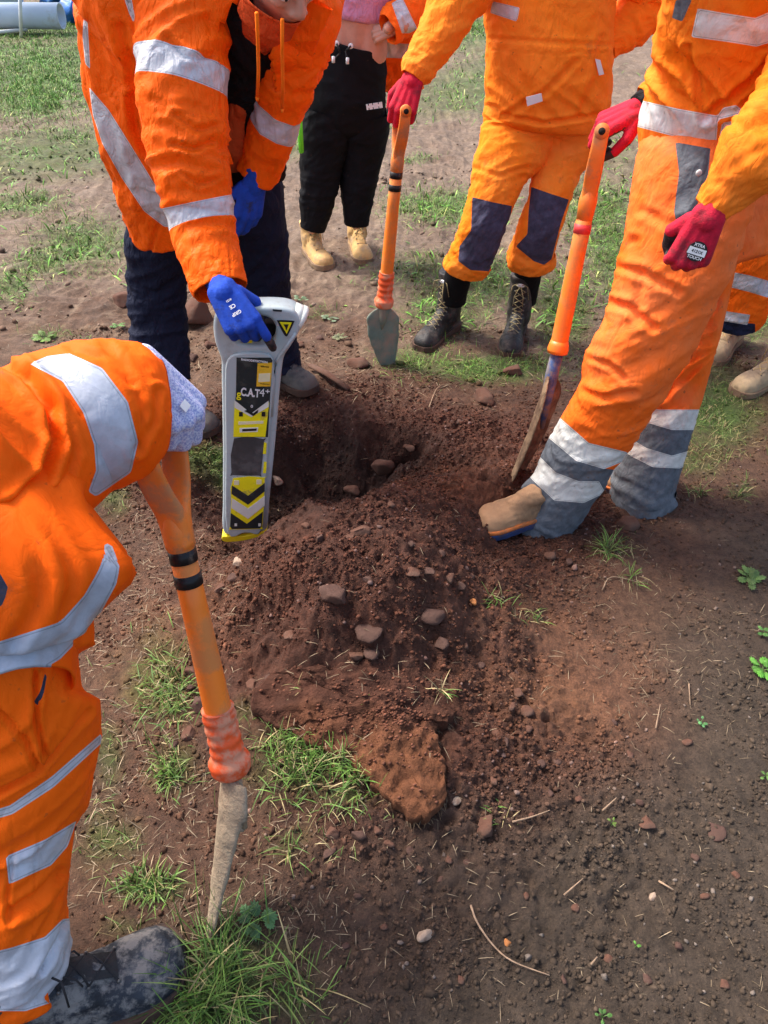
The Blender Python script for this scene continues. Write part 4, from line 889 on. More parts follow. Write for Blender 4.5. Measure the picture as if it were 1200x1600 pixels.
garment('trouser_leg', D_, M['orange_dt'], lD2, fit_right=[(412,1152),(520,1128),(640,1094),(776,1054)], amp=.004, seed=9.9, n=130, folds=[('diag', .008, 2.0, 1.0), ('ring', .007, 4.6, .7)], creases=[([(1080,480),(1060,560),(1040,620)], 7, .008)],
        tape_px=[[(1000,634),(1030,640),(1098,640),(1094,672),(1050,672),(1010,660),(990,655)], [(970,676),(1010,700),(1050,712),(1092,700),(1084,722),(1062,732),(1020,730),(985,712),(965,698)]],
        patch_px=[[(940,650),(1010,652),(1110,668),(1100,850),(1000,850),(900,830),(930,760)]])
garment('sleeve', D_, M['orange_d'], aD1, amp=.007, seed=6.1, folds=[('ring', .014, 3.6, .9), ('diag', .01, 2, 1)], ribs=[(5.9, .3, -.003)])
garment('sleeve', D_, M['orange_d'], aD2, amp=.006, seed=6.9)
wb = [M['boot_worn'], M['sole_blue']]
boot(D_, G(740, 832, .03), G(868, 806, .03), .006, .12, wb, None, midsole=M['sole_orange'], width=1.12, seed=7., shaft_r=.038, label='worn light brown boot with a blue sole in the soil')
boot(D_, G(934, 752, 0), G(1030, 800), .004, .11, wb, None, midsole=M['sole_orange'], width=1.1, seed=8., scale=.72, shaft_r=.034)
wD = W(1108, 336, 1.585); fdD = W(1066, 425, 1.575) - wD
_, LD = hand('glove', D_, wD, fdD, np.array((-.15, -.9, .42)), 1, [(1.15, 1.4, .8)] * 4, G_RED, thumb=.8, size=1.02, cuffdir=W(1122, 316, 1.6) - wD, palm_dark=-.45, tip_dark=1.0, label='red glove with a round badge resting on the thigh')
# round badge on the back of the hand
bz = np.array((-.15, -.9, .42)); yy = nrm(fdD); bz = nrm(bz - yy * (bz @ yy)); bx = np.cross(yy, bz)
def disc(c, r, z0, z1, n=28):
    th = np.linspace(0, 2 * math.pi, n, endpoint=False); V = [c + bx * (r * math.cos(t)) + yy * (r * math.sin(t)) + bz * z0 for t in th] + [c + bx * (r * math.cos(t)) + yy * (r * math.sin(t)) + bz * z1 for t in th]
    return V, [tuple(range(n))[::-1], tuple(range(n, 2 * n))] + [(k, (k + 1) % n, n + (k + 1) % n, n + k) for k in range(n)]
cb = wD + yy * .068 * 1.02 - bx * .006
bd = mesh('badge', *disc(cb, .020, .010, .0188), M['black_print'], D_, smooth=False)
v, f = plate([(-.0175, -.007), (.0175, -.007), (.0185, .007), (-.0185, .007)], [], .0008, .0001); mesh('badge_band', cb + np.outer(v[:, 0], bx) + np.outer(v[:, 1], yy) + np.outer(v[:, 2] + .0193, bz), f, M['white'], bd, smooth=False)
for s_, off, mm_, zz in (('TOUCH', -.0125, M['white'], .0191), ('XTRA', .0125, M['white'], .0191), ('4121X', 0, M['black_print'], .0200)):
    v, f = text_mesh(s_, .0085, .0002, bold=.0002); mesh('badge_print', cb - np.outer(v[:, 0], bx) - np.outer(v[:, 1] + off, yy) + np.outer(v[:, 2] + zz, bz), f, mm_, bd, smooth=False)
wD2 = W(1002, 168, 2.12); sp3top = W(946, 178, 2.13)
hand('glove', D_, wD2, W(940, 196, 2.12) - wD2, (-.25, -.35, .9), -1, [1.0, 1.05, 1.1, 1.1], G_RED, thumb=.6, size=1.05, cuffdir=W(1012, 160, 2.13) - wD2, label='red glove on the spade grip behind the body')
mb = MB(); v, f = rod([W(1020, 152, 2.14), W(1006, 164, 2.125), W(998, 170, 2.12)], [.034, .036, .034], 20); mb.add(v, f); mb.build('knit_cuff', M['black_fleece'], D_)
mb = MB(); mb.add(*ball(W(1092, 270, 1.775), (.007, .004, .007))); mb.build('stud', M['galv'], D_)

# ------------------------------------------------------------ worker behind, at the right edge
lE1 = [K(1228,180,75,2.75), K(1195,280,60,2.72), K(1172,370,46,2.70), K(1160,440,42,2.72), K(1152,490,36,2.74), K(1148,506,32,2.75)]
lE2 = [K(1300,180,75,2.8), K(1300,300,60,2.75), K(1290,400,46,2.70), K(1270,500,40,2.68), K(1258,545,34,2.68)]
tE = [K(1262,190,95,2.8,k=.6), K(1270,100,100,2.8,k=.6), K(1275,0,110,2.8,k=.6), K(1280,-90,110,2.8,k=.5), K(1280,-140,60,2.8,k=.6)]
aE1 = [K(1195,-80,40,2.8), K(1185,10,36,2.8), K(1190,90,30,2.78), K(1200,160,24,2.75)]; aE2 = [K(1370,-80,40,2.8), K(1385,10,36,2.8), K(1380,90,30,2.78), K(1370,160,24,2.75)]
E_ = person('person', 'person mostly hidden at the right edge with orange banded trousers and tan boots', 'person', tE, [aE1, aE2], [lE1, lE2], (W(1282, -215, 2.8), (0, 0, 1), (-.5, -1, -.3)), base=G(1190, 580))
garment('overall_top', E_, M['orange_e'], tE, seed=1.9, hem=(True, False))
garment('trouser_leg', E_, M['orange_e'], lE1, amp=.008, seed=2.9, folds=[('ring', .010, 4.2, .9)], tape_px=[[(1138,424),(1170,430),(1205,440),(1203,466),(1170,456),(1138,448)], [(1120,484),(1172,492),(1168,508),(1120,500)]], patch_px=[[(1110,500),(1180,506),(1180,530),(1110,530)]])
garment('trouser_leg', E_, M['orange_e'], lE2, amp=.008, seed=3.9)
for a_ in (aE1, aE2): garment('sleeve', E_, M['orange_e'], a_, seed=4.)
bs_ = [M['boot_sand'], M['sole_tan']]
boot(E_, G(1108, 572), G(1150, 528), 0, .17, bs_, M['lace_tan'], seed=9.); boot(E_, G(1146, 618), G(1236, 588), 0, .17, bs_, M['lace_tan'], seed=10.)

# ------------------------------------------------------------ worker at the left edge, close to the camera
tF = [K(36,1080,92,z=.72,k=.98), K(22,985,124,.70,k=.95), K(15,900,168,.73,k=.85), K(-35,865,188,.76,k=.8), K(-130,790,190,.79,k=.75), K(-250,720,190,.80,k=.5), K(-350,650,110,.80,k=.6)]
aF1 = [K(-320,640,125,.70,k=.7), K(-190,720,135,.74,k=.75), K(-75,742,140,.79,k=.8), K(30,712,132,.86,k=.82), K(110,665,118,.93,k=.86), K(170,645,112,.955,k=.88), K(222,638,98,.98,k=.88), K(246,638,78,.99,k=.88)]
aF2 = [K(-420,700,120,.60), K(-330,900,100,.62), K(-200,1000,80,.66), K(-120,1010,60,.70)]
lF1 = [K(5,930,110,.72,k=.9), K(28,1040,112,z=.70,k=.85), K(38,1150,118,z=.56,k=.85), K(25,1280,92,z=.42,k=.9), K(22,1400,84,z=.30,k=.9), K(30,1490,80,z=.19,k=.9), K(38,1548,66,z=.125,k=.95)]
lF2 = [K(-150,930,140,z=.86), K(-200,1100,115,z=.6), K(-230,1280,92,z=.42), K(-260,1420,84,z=.28), K(-280,1540,66,z=.13)]
F_ = person('person', 'person in vivid orange cut off by the left edge, hand on the nearest spade', 'person', tF[1:], [aF1, aF2], [lF1, lF2], (W(-390, 600, .84), (.1, .4, 1), (.5, .8, -.7)), base=G(40, 1570), torso_f=.33, bot_r=.05, limb_f=.4)
garment('coat', F_, M['orange_f'], tF[::-1], fit_right=[(777,133),(819,165),(850,190),(876,209),(897,214),(912,206),(935,180),(965,150),(1014,124),(1075,118)], patch_px=[[(-30,880),(4,896),(15,925),(2,948),(-30,960)]], amp=.0045, seed=5.9, n=190, step=.005, hem=(False, True), folds=[('diag', .007, 3.6, 1.0), ('drape', .005, 5, 1)], freq=.8,  # patch outline paints the dark shade of the arm gap onto the coat
        tape_px=[[(165,834),(187,875),(186,905),(150,972),(94,1030),(40,1062),(-40,1090),(-40,1012),(0,1002),(94,972),(131,931),(161,879)]],
        creases=[([(20,1000),(60,940),(58,880)], 12, .010), ([(0,960),(40,930),(50,890)], 7, .006), ([(90,860),(105,900),(100,960)], 10, .007), ([(170,845),(186,880),(205,900)], 4, .008)])
garment('sleeve', F_, M['orange_f'], aF1, amp=.0035, seed=7.3, n=190, step=.005, freq=.7, folds=[('diag', .010, 2.0, 1.0)],
        tape_px=[[(45,568),(75,556),(108,552),(160,575),(200,628),(216,690),(205,738),(150,776),(138,768),(150,735),(147,695),(130,645),(98,596)]],
        creases=[([(-20,560),(40,585),(80,635),(90,690),(70,740),(20,780),(-30,800)], 9, .022), ([(30,560),(70,600),(105,660),(118,710),(105,760)], 6, .006), ([(222,560),(246,600),(262,650),(252,690)], 1.6, .0022), ([(228,556),(252,598),(268,650)], 1.2, .0018), ([(165,540),(195,575),(225,640),(215,700)], 7, .008), ([(110,545),(160,560),(205,600)], 6, .006), ([(246,610),(240,660),(215,705)], 6, .007)], ribs=[(2.2, .5, .014)])
garment('trouser_leg', F_, M['orange_ft'], lF1, fit_right=[(1021,122),(1078,129),(1092,157),(1150,160),(1200,150),(1260,140),(1290,118),(1340,112),(1400,105),(1440,109),(1470,114),(1530,105),(1560,76)], patch_px=[[(52,1098),(64,1078),(70,1050),(74,1052),(68,1086),(58,1104)]], amp=.0045, seed=9.3, n=170, step=.005, folds=[('diag', .012, 3.4, 1.0), ('ring', .010, 5.0, .7), ('diag', .008, 1.4, .8)],  # patch outline paints a fold's dark shade into the trouser colour
        tape_px=[[(158,1146),(160,1160),(84,1230),(20,1272),(-40,1290),(-40,1276),(16,1258),(80,1214)], [(120,1282),(106,1322),(80,1352),(14,1382),(9,1338),(70,1312)], [(150,1430),(150,1500),(100,1560),(40,1580),(-60,1580),(-60,1500),(20,1480),(70,1464),(98,1436)]],
        creases=[([(60,1050),(55,1120),(70,1170)], 5, .012), ([(0,1110),(40,1150),(60,1190)], 5, .008), ([(-10,1240),(60,1200),(140,1110)], 5, .009), ([(20,1420),(60,1400),(100,1360)], 8, .012), ([(95,1030),(84,1150),(60,1300),(50,1480)], 1.6, .0022), ([(20,1330),(12,1400),(15,1430)], 4, .006), ([(60,1510),(90,1470),(104,1440)], 5, .010)])
garment('trouser_leg', F_, M['orange_ft'], lF2, seed=1.3); garment('sleeve', F_, M['orange_f'], aF2, seed=1.6)
# thigh pocket standing away from the leg
mb = MB(); pk = [(-20,1170),(70,1140),(128,1084),(158,1092),(160,1150),(84,1216),(18,1258),(-30,1266)]
p0 = [G(x, y, .60 - (y - 1090) * .00055) + np.array((0, -.085 + abs(x - 70) * .0004, .0)) * .55 for x, y in pk]; ax_ = nrm(np.array((0, -1, .35)))
boot(F_, G(290, 1490, .03), G(40, 1588, .03), .0, .18, [M['boot_near'], M['sole_dark']], M['lace_dark'], laces=5, tongue=M['boot_black'], seed=11., width=1.12, shaft_r=.040, scale=1.18)
boot(F_, G(-60, 1560, .0), G(-330, 1600, .0), .0, .20, [M['boot_grey'], M['sole_dark']], None, seed=12.)
wF = W(216, 568, 1.0)
hand('glove', F_, wF, W(262, 616, .995) - wF, (.35, -.15, .9), -1, [.95, 1.0, 1.05, 1.1], [M['glove_lilac'], M['glove_lilac']], thumb=.7, size=1.12, cuffdir=W(205, 600, .98) - wF, label='lilac speckled glove over the spade grip')
yF = nrm(W(262, 616, .995) - wF); zF = nrm(np.array((.35, -.15, .9)) - yF * (np.array((.35, -.15, .9)) @ yF)); xF = np.cross(yF, zF); v, f = plate([(-.009, -.006), (.009, -.006), (.009, .007), (-.009, .007)], [], .001, .0002, 1); mesh('glove_badge', wF + np.outer(v[:, 0] + .012, xF) + np.outer(v[:, 1] + .085, yF) + np.outer(v[:, 2] + .0215, zF), f, M['white'], F_, smooth=False)

# ------------------------------------------------------------ spades
spade('nearest orange spade with a muddy blade, held at the left below the lilac glove', G(412, 1425, -.005), W(236, 648, .975), (.25, .90, -.36), (-.85, .50, .0), M['steel_muddy'], L_blade=.335, bw=.066, tip_w=.2, curve=.026, bladebent=.100, bpow=1.0, edge=5, strap=1.2, neckcut=.15, taper=1.0, tl_=.97, r=.0225, tread=np.array((-.05, .01, -.005)), grip_w=.045)
spade('orange spade with a green grey blade, in front of the black joggers', G(590, 578, -.02), W(630, 158, 2.82), (.20, -.96, .2), (.28, -.95, .1), M['steel_green'], L_blade=.27, bw=.064, tip_w=.28, curve=.010, sidebend=-.045, r=.0225, group='orange insulated spades held by the workers')
spade('orange spade with a rusty muddy blade and blue socket, standing beside the worn brown boot', G(822, 792, -.02), W(944, 190, 2.10), (-.26, -.94, .2), (-.97, .10, .0), M['steel_rust'], L_blade=.44, bw=.09, tip_w=.45, curve=.030, bladebent=.075, edge=-14, r=.0225, collar=False, socket=M['steel_blue'], red=True, bands=False, group='orange insulated spades held by the workers')

# ------------------------------------------------------------ cable locator
p_b = W(382, 842, 1.72); p_t = W(404, 500, 1.70); dz_ = nrm(p_t - p_b)
fx_ = nrm(np.array((1., .06, 0.))); fx_ = nrm(fx_ - dz_ * (fx_ @ dz_)); fn_ = np.cross(fx_, dz_)      # fn_ points to the camera side
if fn_[1] > 0: fn_ = -fn_
def onplane(pts, off=0.0):
    """photo pixels -> coordinates (x, z) on the locator's front face"""
    out = []
    for x, y in pts:
        r_ = ray(x, y); o_ = np.array((0, 0, CZ)); q = p_b + fn_ * off; t = ((q - o_) @ fn_) / (r_ @ fn_); p = o_ + r_ * t - p_b; out.append((p @ fx_, p @ dz_))
    return out
root = empty('cable_locator', p_b); tag(root, 'grey and yellow handheld cable locator standing upright in the pit edge under the blue glove', 'cable locator')
def onto(v, off): return p_b + np.outer(v[:, 0], fx_) + np.outer(v[:, 1], dz_) + np.outer(v[:, 2] + off, fn_)
def sticker(name, pts, mat, off, parent, th_=.0012, rnd=0):
    q = onplane(pts)
    if rnd: q = smooth_closed(q, rnd)
    v, f = plate(q, [], th_, .0002, 1); return mesh(name, onto(v, off), f, mat, parent, smooth=False)
TH_ = .062
body_o = smooth_closed(onplane([(349,832),(348,780),(348,700),(347,640),(346,585),(345,562),(336,536),(333,510),(337,492),(350,483),(362,482),(400,481),(430,481),(452,484),(464,491),(471,505),(466,522),(455,541),(444,558),(440,580),(436,620),(431,680),(425,740),(420,790),(416,830),(400,834),(370,835)]), 5)
body_h = smooth_closed(onplane([(356,520),(352,508),(356,496),(372,494),(400,494),(420,498),(430,510),(430,528),(424,539),(405,541),(385,540),(368,534)]), 5)
v, f = plate(body_o, [body_h], TH_, .009, 4); hs_ = mesh('housing', onto(v, -TH_ / 2), f, M['cat_grey'], root)
v, f = plate(smooth_closed(onplane([(355,828),(353,700),(352,600),(356,560),(380,550),(420,552),(428,575),(424,640),(416,740),(409,826),(385,829)]), 4), [], .010, .004, 3); mesh('front_panel', onto(v, .003), f, M['cat_grey'], root)
# raised rib following the right shoulder
q = onplane([(462,520),(445,545),(432,562),(428,590),(424,650)]); mb = MB(); mb.add(*rod([onto(np.array([[a, b, 0]]), .001)[0] for a, b in q], .004, 10)); mb.build('rib', M['cat_grey'], hs_)
v, f = plate(smooth_closed(onplane([(347,838),(348,844),(358,846),(385,843),(413,835),(416,830),(415,828),(385,836),(352,837)]), 4), [], TH_ + .008, .003, 3); mesh('base_shoe', onto(v, -TH_ / 2), f, M['cat_yel2'], root)
v, f = rod([onto(np.array([[a, b, 0]]), -TH_ / 2)[0] for a, b in onplane([(456,500),(470,506)])], [.030, .030], 24); mb = MB(); mb.add(v, f); v, f = rod([onto(np.array([[a, b, 0]]), -TH_ / 2)[0] for a, b in onplane([(468,505),(473,507),(475,508)])], [.031, .031, .026], 24); mb.add(v, f); mb.build('speaker_cap', M['cat_wht'], root)
s1_ = sticker('upper_label', [(370,556),(423,556),(426,560),(422,620),(419,680),(366,680),(369,620)], M['cat_dark'], .0085, root)
sticker('chevron_panel', [(367,625),(369,624),(393,644),(418,624),(421,626),(415,679),(365,679)], M['cat_yel'], .0098, s1_)
sticker('chevron_edge', [(367,623),(370,622),(393,641),(420,621),(420,632),(393,648),(367,633)], M['cat_wht'], .0106, s1_)
sticker('chevron_fill', [(370,608),(420,608),(420,622),(393,642),(368,622)], M['cat_dark'], .0112, s1_)
sticker('inspection_tag', [(403,564),(426,563),(423,600),(401,600)], M['cat_amber'], .0110, s1_)
sticker('inspection_tag_panel', [(405,580),(423,579),(422,592),(404,593)], M['cat_cream'], .0118, s1_)
sticker('serial_strip', [(373,655),(412,654),(412,658),(373,660)], M['cat_cream'], .0106, s1_); sticker('barcode', [(375,665),(404,664),(403,671),(375,672)], M['cat_wht'], .0106, s1_); sticker('barcode_lines', [(379,666.5),(402,665.5),(401,669),(379,670)], M['black_print'], .0114, s1_)
for x0 in (374, 409): sticker('pictogram', [(x0,640),(x0+6,640),(x0+6,647),(x0,647)], M['black_print'], .0106, s1_)
sticker('cable_mark', [(382,638),(388,636),(396,642),(404,636),(403,641),(396,646),(388,641)], M['black_print'], .0118, s1_)
s2_ = sticker('display', smooth_closed([(366,682),(412,683),(413,686),(408,737),(405,740),(364,739),(362,735)], 2), M['cat_win'], .0088, root)
for y0 in (688, 718): sticker('display_tab', [(413,y0),(417,y0+1),(416,y0+18),(411,y0+18)], M['cat_yel'], .0092, s2_)
s3_ = sticker('lower_label', smooth_closed([(365,744),(414,743),(414,744),(413,780),(410,820),(407,823),(362,824),(360,820),(362,780)], 2), M['cat_yel'], .0088, root)
for nm_, a, b, mt in (('black_chevron', 755, 768, 'cat_dark'), ('white_chevron', 775, 790, 'cat_wht')):
    sticker(nm_, [(363,a),(388,a+16),(414,a-4),(414,b-4),(388,b+17),(362,b)], M[mt], .0100, s3_)
sticker('black_corner', [(361,798),(386,815),(411,796),(409,819),(406,822),(363,823),(360,819)], M['cat_dark'], .0100, s3_)
for x0 in (367, 404): sticker('white_dot', [(x0,814),(x0+4,814),(x0+4,818),(x0,818)], M['cat_wht'], .0112, s3_)
sticker('white_corner', [(366,747),(374,747),(374,754),(366,754)], M['cat_cream'], .0100, s3_); sticker('white_corner', [(401,746),(409,746),(409,753),(401,753)], M['cat_cream'], .0100, s3_)
tw = sticker('warning_triangle', smooth_closed([(435,500),(458,501),(459,504),(450,523),(447,525),(443,521),(434,503)], 3), M['black_print'], .0008, root); sticker('triangle_fill', [(437,502.5),(456,503.5),(448,521)], M['cat_yel'], .0018, tw)
sticker('triangle_mark', [(443,506),(451,506),(449,512),(447,516),(446,511)], M['black_print'], .0026, tw)
sticker('top_window', [(426,483),(441,484),(440,487),(427,486)], M['cat_dark'], .0006, root)
q = onplane([(379,537),(382,529),(388,528),(394,536),(392,542),(381,541)]); v, f = plate(smooth_closed(q, 4), [], .030, .003, 2); mesh('trigger', onto(v, -.03), f, M['cat_yel2'], root)
q = onplane([(404,540),(406,522),(426,520),(428,538)]); v, f = plate(smooth_closed(q, 4), [], .030, .003, 2); mesh('handle_cavity_shade', onto(v, -.055), f, M['hole'], root)  # black block stands in for shade within the handle opening
def ptext(s, x, y, size, mat, off=.0120, bold=0., parent=root, name='lettering', sx=1.):
    (a, b), = onplane([(x, y)]); v, f = text_mesh(s, size, .0003, bold=bold); v = v * np.array((sx, 1, 1)) + np.array((a, b, 0)); mesh(name, onto(v, off), f, mat, parent, smooth=False)
ptext('g', 374, 612, .032, M['cat_yel'], bold=.0004, parent=s1_, sx=.85)
ptext('C.A.T', 391.5, 610, .033, M['white'], bold=.0011, parent=s1_, sx=.60); ptext('4', 410, 610, .034, M['white'], parent=s1_, sx=.8); ptext('+', 418.5, 608, .022, M['white'], bold=.0003, parent=s1_)
ptext('RADIODETECTION', 398, 560, .0075, M['white'], bold=.0003, parent=s1_); ptext('0', 394, 631, .012, M['white'], bold=.0003, parent=s1_)
ptext('SERVICE', 414, 569, .0055, M['black_print'], off=.0122, parent=s1_); ptext('CALIBRATION', 414, 596, .0038, M['black_print'], off=.0122, parent=s1_)

# ------------------------------------------------------------ overturned sod on the front of the heap
so = [(392,1112,.055),(425,1066,.115),(480,1030,.17),(550,1015,.20),(630,1022,.195),(690,1050,.15),(706,1092,.11),(708,1118,.095),(686,1140,.085),(682,1165,.08),(697,1200,.075),(690,1245,.07),(670,1284,.062),(630,1268,.06),(590,1236,.062),(560,1205,.060),(520,1180,.058),(478,1160,.055),(440,1136,.052)]
O3 = np.array([(hit(x, y)[0] + (0, 0, .014 if x < 450 else -.030)) if y < 1105 or x < 400 else G(x, y, z) for x, y, z in so]); O3 = smooth_closed(O3, 9); O3[:, :2] += .011 * np.stack([perlin(O3[:, 0] * 22, O3[:, 1] * 22, 3.), perlin(O3[:, 0] * 22, O3[:, 1] * 22, 8.)], 1) + .008 * np.stack([perlin(O3[:, 0] * 60, O3[:, 1] * 60, 3.), perlin(O3[:, 0] * 60, O3[:, 1] * 60, 8.)], 1)
cen = hit(600, 1130)[0] + (0, 0, .030); rows = []
for t in np.linspace(.02, 1, 46):
    q = cen + (O3 - cen) * t; q[:, 2] += .010 * (1 - t ** 6) * (1 - .3 * t) + .010 * perlin(q[:, 0] * 14, q[:, 1] * 14, 5.) + .006 * perlin(q[:, 0] * 38, q[:, 1] * 38, 6.) + .006 * (1 - 2 * np.abs(perlin(q[:, 0] * 70, q[:, 1] * 70, 6.))) + .012 * (1 - 2 * np.abs(perlin(q[:, 0] * 20, q[:, 1] * 20, 16.))) + .014 * .6 * lumps(q[:, 0], q[:, 1], .02, 5, .6); rows.append(q)
for dz_s, sc in ((-.006, 1.0), (-.016, .985), (-.028, .97), (-.034, .90), (-.040, .5)):
    q = cen + (O3 - cen) * sc; q[:, 2] = O3[:, 2] + dz_s + .004 * perlin(q[:, 0] * 40, q[:, 1] * 40, 6. + dz_s * 99); q[:, :2] += .004 * np.stack([perlin(q[:, 0] * 50, dz_s * 90, 1.), perlin(q[:, 1] * 50, dz_s * 90, 2.)], 1); rows.append(q)
V = np.concatenate(rows); k = len(O3); I, J = np.meshgrid(np.arange(len(rows) - 1), np.arange(k), indexing='ij'); Q = np.stack([I * k + J, I * k + (J + 1) % k, (I + 1) * k + (J + 1) % k, (I + 1) * k + J], -1).reshape(-1, 4)
t_ = np.clip((V[:, 1] - cen[1]) * 7 * 1.3 + .72 + .6 * perlin(V[:, 0] * 10, V[:, 1] * 10, 1.), 0, 1)[:, None]
cs = np.array(s2l((98, 62, 42))) * (1 - t_) + np.array(s2l((70, 44, 34))) * t_; cs = cs * (1 + .3 * perlin(V[:, 0] * 25, V[:, 1] * 25, 9.))[:, None]
tag(mesh('turned_sod', V, Q[:, ::-1].copy(), M['sod'], attrs={'col': np.clip(cs, 0, 1)}), 'overturned slab of turf showing its orange brown underside on the near side of the heap', 'sod')

# ------------------------------------------------------------ stones and clods one can pick out
def stone_mesh(sx, sy, sz, seed, cuts=5, sub=3):
    bm = bmesh.new(); bmesh.ops.create_icosphere(bm, subdivisions=sub, radius=1.0); r_ = random.Random(seed)
    v = np.array([tuple(q.co) for q in bm.verts]); f = np.array([[q.index for q in p.verts] for p in bm.faces]); bm.free()
    for _ in range(cuts + 5):
        d = nrm((r_.gauss(0, 1), r_.gauss(0, 1), r_.gauss(0, 1))); h = r_.uniform(.42, .82); s_ = v @ d; v = v - np.outer(np.clip(s_ - h, 0, None), d)
    v = v * (1 + .10 * perlin(v[:, 0] * 1.5 + seed, v[:, 1] * 1.5, v[:, 2] * 1.5) + .05 * perlin(v[:, 0] * 5 + seed, v[:, 1] * 5, v[:, 2] * 5))[:, None]
    a = r_.uniform(0, 6.28); ca, sa = math.cos(a), math.sin(a); v = v * (sx, sy, sz); return np.stack([v[:, 0] * ca - v[:, 1] * sa, v[:, 0] * sa + v[:, 1] * ca, v[:, 2]], 1), f
def put_stone(px, py, rpx, label, mat='stone', flat=.6, el=1.2, group=None, name='stone', seed=0, cat=None, lift=.35, ang=None):
    p = hit(px, py)[0]; r_ = rpx * float(depth_of(p)) / F
    v, f = stone_mesh(r_ * el, r_, r_ * flat, seed or int(px * 7 + py), sub=3 if rpx > 9 else 2)
    if ang is not None: v, f = stone_mesh(r_ * el, r_, r_ * flat, seed or int(px * 7 + py)); 
    l = p + np.array((0, 0, r_ * flat * lift)); o = mesh(name, v + l, f, M[mat], None, loc=l, smooth=False); tag(o, label, cat or name, group); return o
put_stone(524, 930, 24, 'long dark grey brown stone with pale chips near the top of the heap', 'stone_dark', .55, 1.3)
put_stone(577, 990, 23, 'pointed dark stone in the middle of the heap, above two small round ones', 'stone_dark', .5, 1.15)
put_stone(556, 1026, 11, 'small round stone touching the pointed dark stone, on its lower left', 'stone'); put_stone(581, 1023, 13, 'round stone just below the pointed dark stone', 'stone_dark')
put_stone(455, 993, 13, 'flat grey slab of stone lying on the left of the heap', 'stone', .35, 1.7)
put_stone(673, 962, 22, 'dark wet looking stone on the right shoulder of the heap', 'stone_dark', .5, 1.2)
put_stone(563, 831, 15, 'brown stone on the crest of the heap right of the locator', 'stone', .6)
put_stone(755, 625, 21, 'large square brown stone at the far rim between two spades', 'stone', .6, 1.15); put_stone(803, 583, 17, 'brown angular stone in the grass in front of the black boot', 'stone', .6)
put_stone(597, 734, 19, 'upright brown stone beside the small deep hole', 'stone', .9, .8); put_stone(550, 768, 12, 'brown stone in the pit below the upright one', 'stone')
put_stone(433, 752, 11, 'pale stone in the pit wall right of the locator', 'stone_pale', .7)
put_stone(757, 1296, 20, 'rounded brown stone beside a grass tuft in the foreground', 'stone', .7, 1.25); put_stone(713, 1248, 11, 'pale grey stone right of the tip of the sod', 'stone_pale', .5)
put_stone(662, 1463, 13, 'pale sandy stone lying alone at the bottom centre', 'stone_pale', .7); put_stone(792, 1473, 7, 'small orange pebble near the long twig', 'stone_orange')
put_stone(1010, 1286, 14, 'round flat brown stone pressed into the grey soil', 'stone', .3); put_stone(1115, 1296, 19, 'flat grey brown stone by the cracked soil at the right', 'stone_dark', .15, 1.1)
put_stone(315, 1108, 19, 'big dark clod left of the collar of the nearest spade', 'stone_dark', .8, 1., name='clod'); put_stone(622, 1168, 13, 'round brown stone sitting on the sod', 'stone'); put_stone(627, 1203, 12, 'tan stone embedded near the tip of the sod', 'stone_pale', .5)
put_stone(624, 1093, 7, 'small cream pebble on the upper sod', 'stone_pale'); put_stone(741, 942, 8, 'pinkish stone beside the tuft right of the heap', 'stone_orange'); put_stone(980, 820, 20, 'flat brown stone behind the rear boot heel', 'stone', .35)
put_stone(305, 500, 34, 'large broken brown clod between the bending worker\'s feet', 'stone', .9, 1.3, name='clod'); put_stone(195, 475, 22, 'crumbled clod left of the navy trouser leg', 'stone', .6, 1., name='clod')
put_stone(210, 645, 0.1, 'x', 'stone') if False else None
put_stone(560, 570, 18, 'clod beside the tip of the green grey blade', 'stone', .6, 1.3, name='clod'); put_stone(440, 1190, 9, 'small stone in the grass under the sod', 'stone')
p = [hit(486, 578)[0] + (0, 0, .02), hit(510, 592)[0] + (0, 0, .025), hit(545, 612)[0] + (0, 0, .01)]
mb = MB(); mb.add(*rod(p, [.013, .015, .011], 10, flat=.6)); o = mb.build('root_piece', M['stone'], None, loc=p[0]); tag(o, 'short thick piece of root lying behind the pit', 'root')
small = [(300,1050,13),(340,1140,12),(295,1148,14),(330,1168,13),(375,880,16),(365,905,12),(345,920,11),(420,1060,10),(395,1075,14),(300,1075,11),(810,1085,13),(806,1053,8),(775,1148,10),(790,1160,9),(824,1112,12),(800,1105,9),(826,1142,10),(845,1195,9),(773,1220,9),(750,1040,9),(727,1010,10),(690,1008,14),(645,895,14),(668,895,11),(700,905,13),(720,918,11),(735,900,9),(575,905,11),(545,840,11),(500,843,13),(480,825,11),(690,868,9),(520,1303,14),(560,1305,12),(590,1300,10),(515,1332,12),(610,1320,9),(640,1330,8),(700,1345,8),(730,1350,9),(655,1360,9),(690,1375,8),(500,690,13),(480,660,10),(535,700,12),(640,700,11),(660,610,9),(700,620,10),(620,600,10),(580,610,9),(720,660,8),(690,720,9),(560,660,12),(600,655,10),(520,770,9),(610,790,10),(660,770,9),(720,790,10),(640,850,9),(860,870,10),(890,880,9),(1075,1160,9),(1000,1255,8),(985,1180,9),(960,1130,7),(905,1250,8),(870,1190,8),(900,1420,8),(1060,1480,9),(1100,1400,8),(1085,1340,9),(1150,1370,8),(1020,1400,9),(950,1500,9),(880,1530,8),(820,1400,8),(560,1400,8),(600,1450,7),(540,1480,8),(720,1530,8),(1010,1530,9),(1130,1540,10),(460,700,9),(445,680,9),(300,560,14),(330,540,11),(275,575,12),(420,640,12),(520,560,10),(500,530,9),(470,540,10),(540,545,9),(380,1170,9),(350,1195,8),(860,1240,9),(830,1275,7),(270,1165,9)]
small = [q_ for k_, q_ in enumerate(small) if not (430 < q_[0] < 750 and 530 < q_[1] < 800 and k_ % 5)]
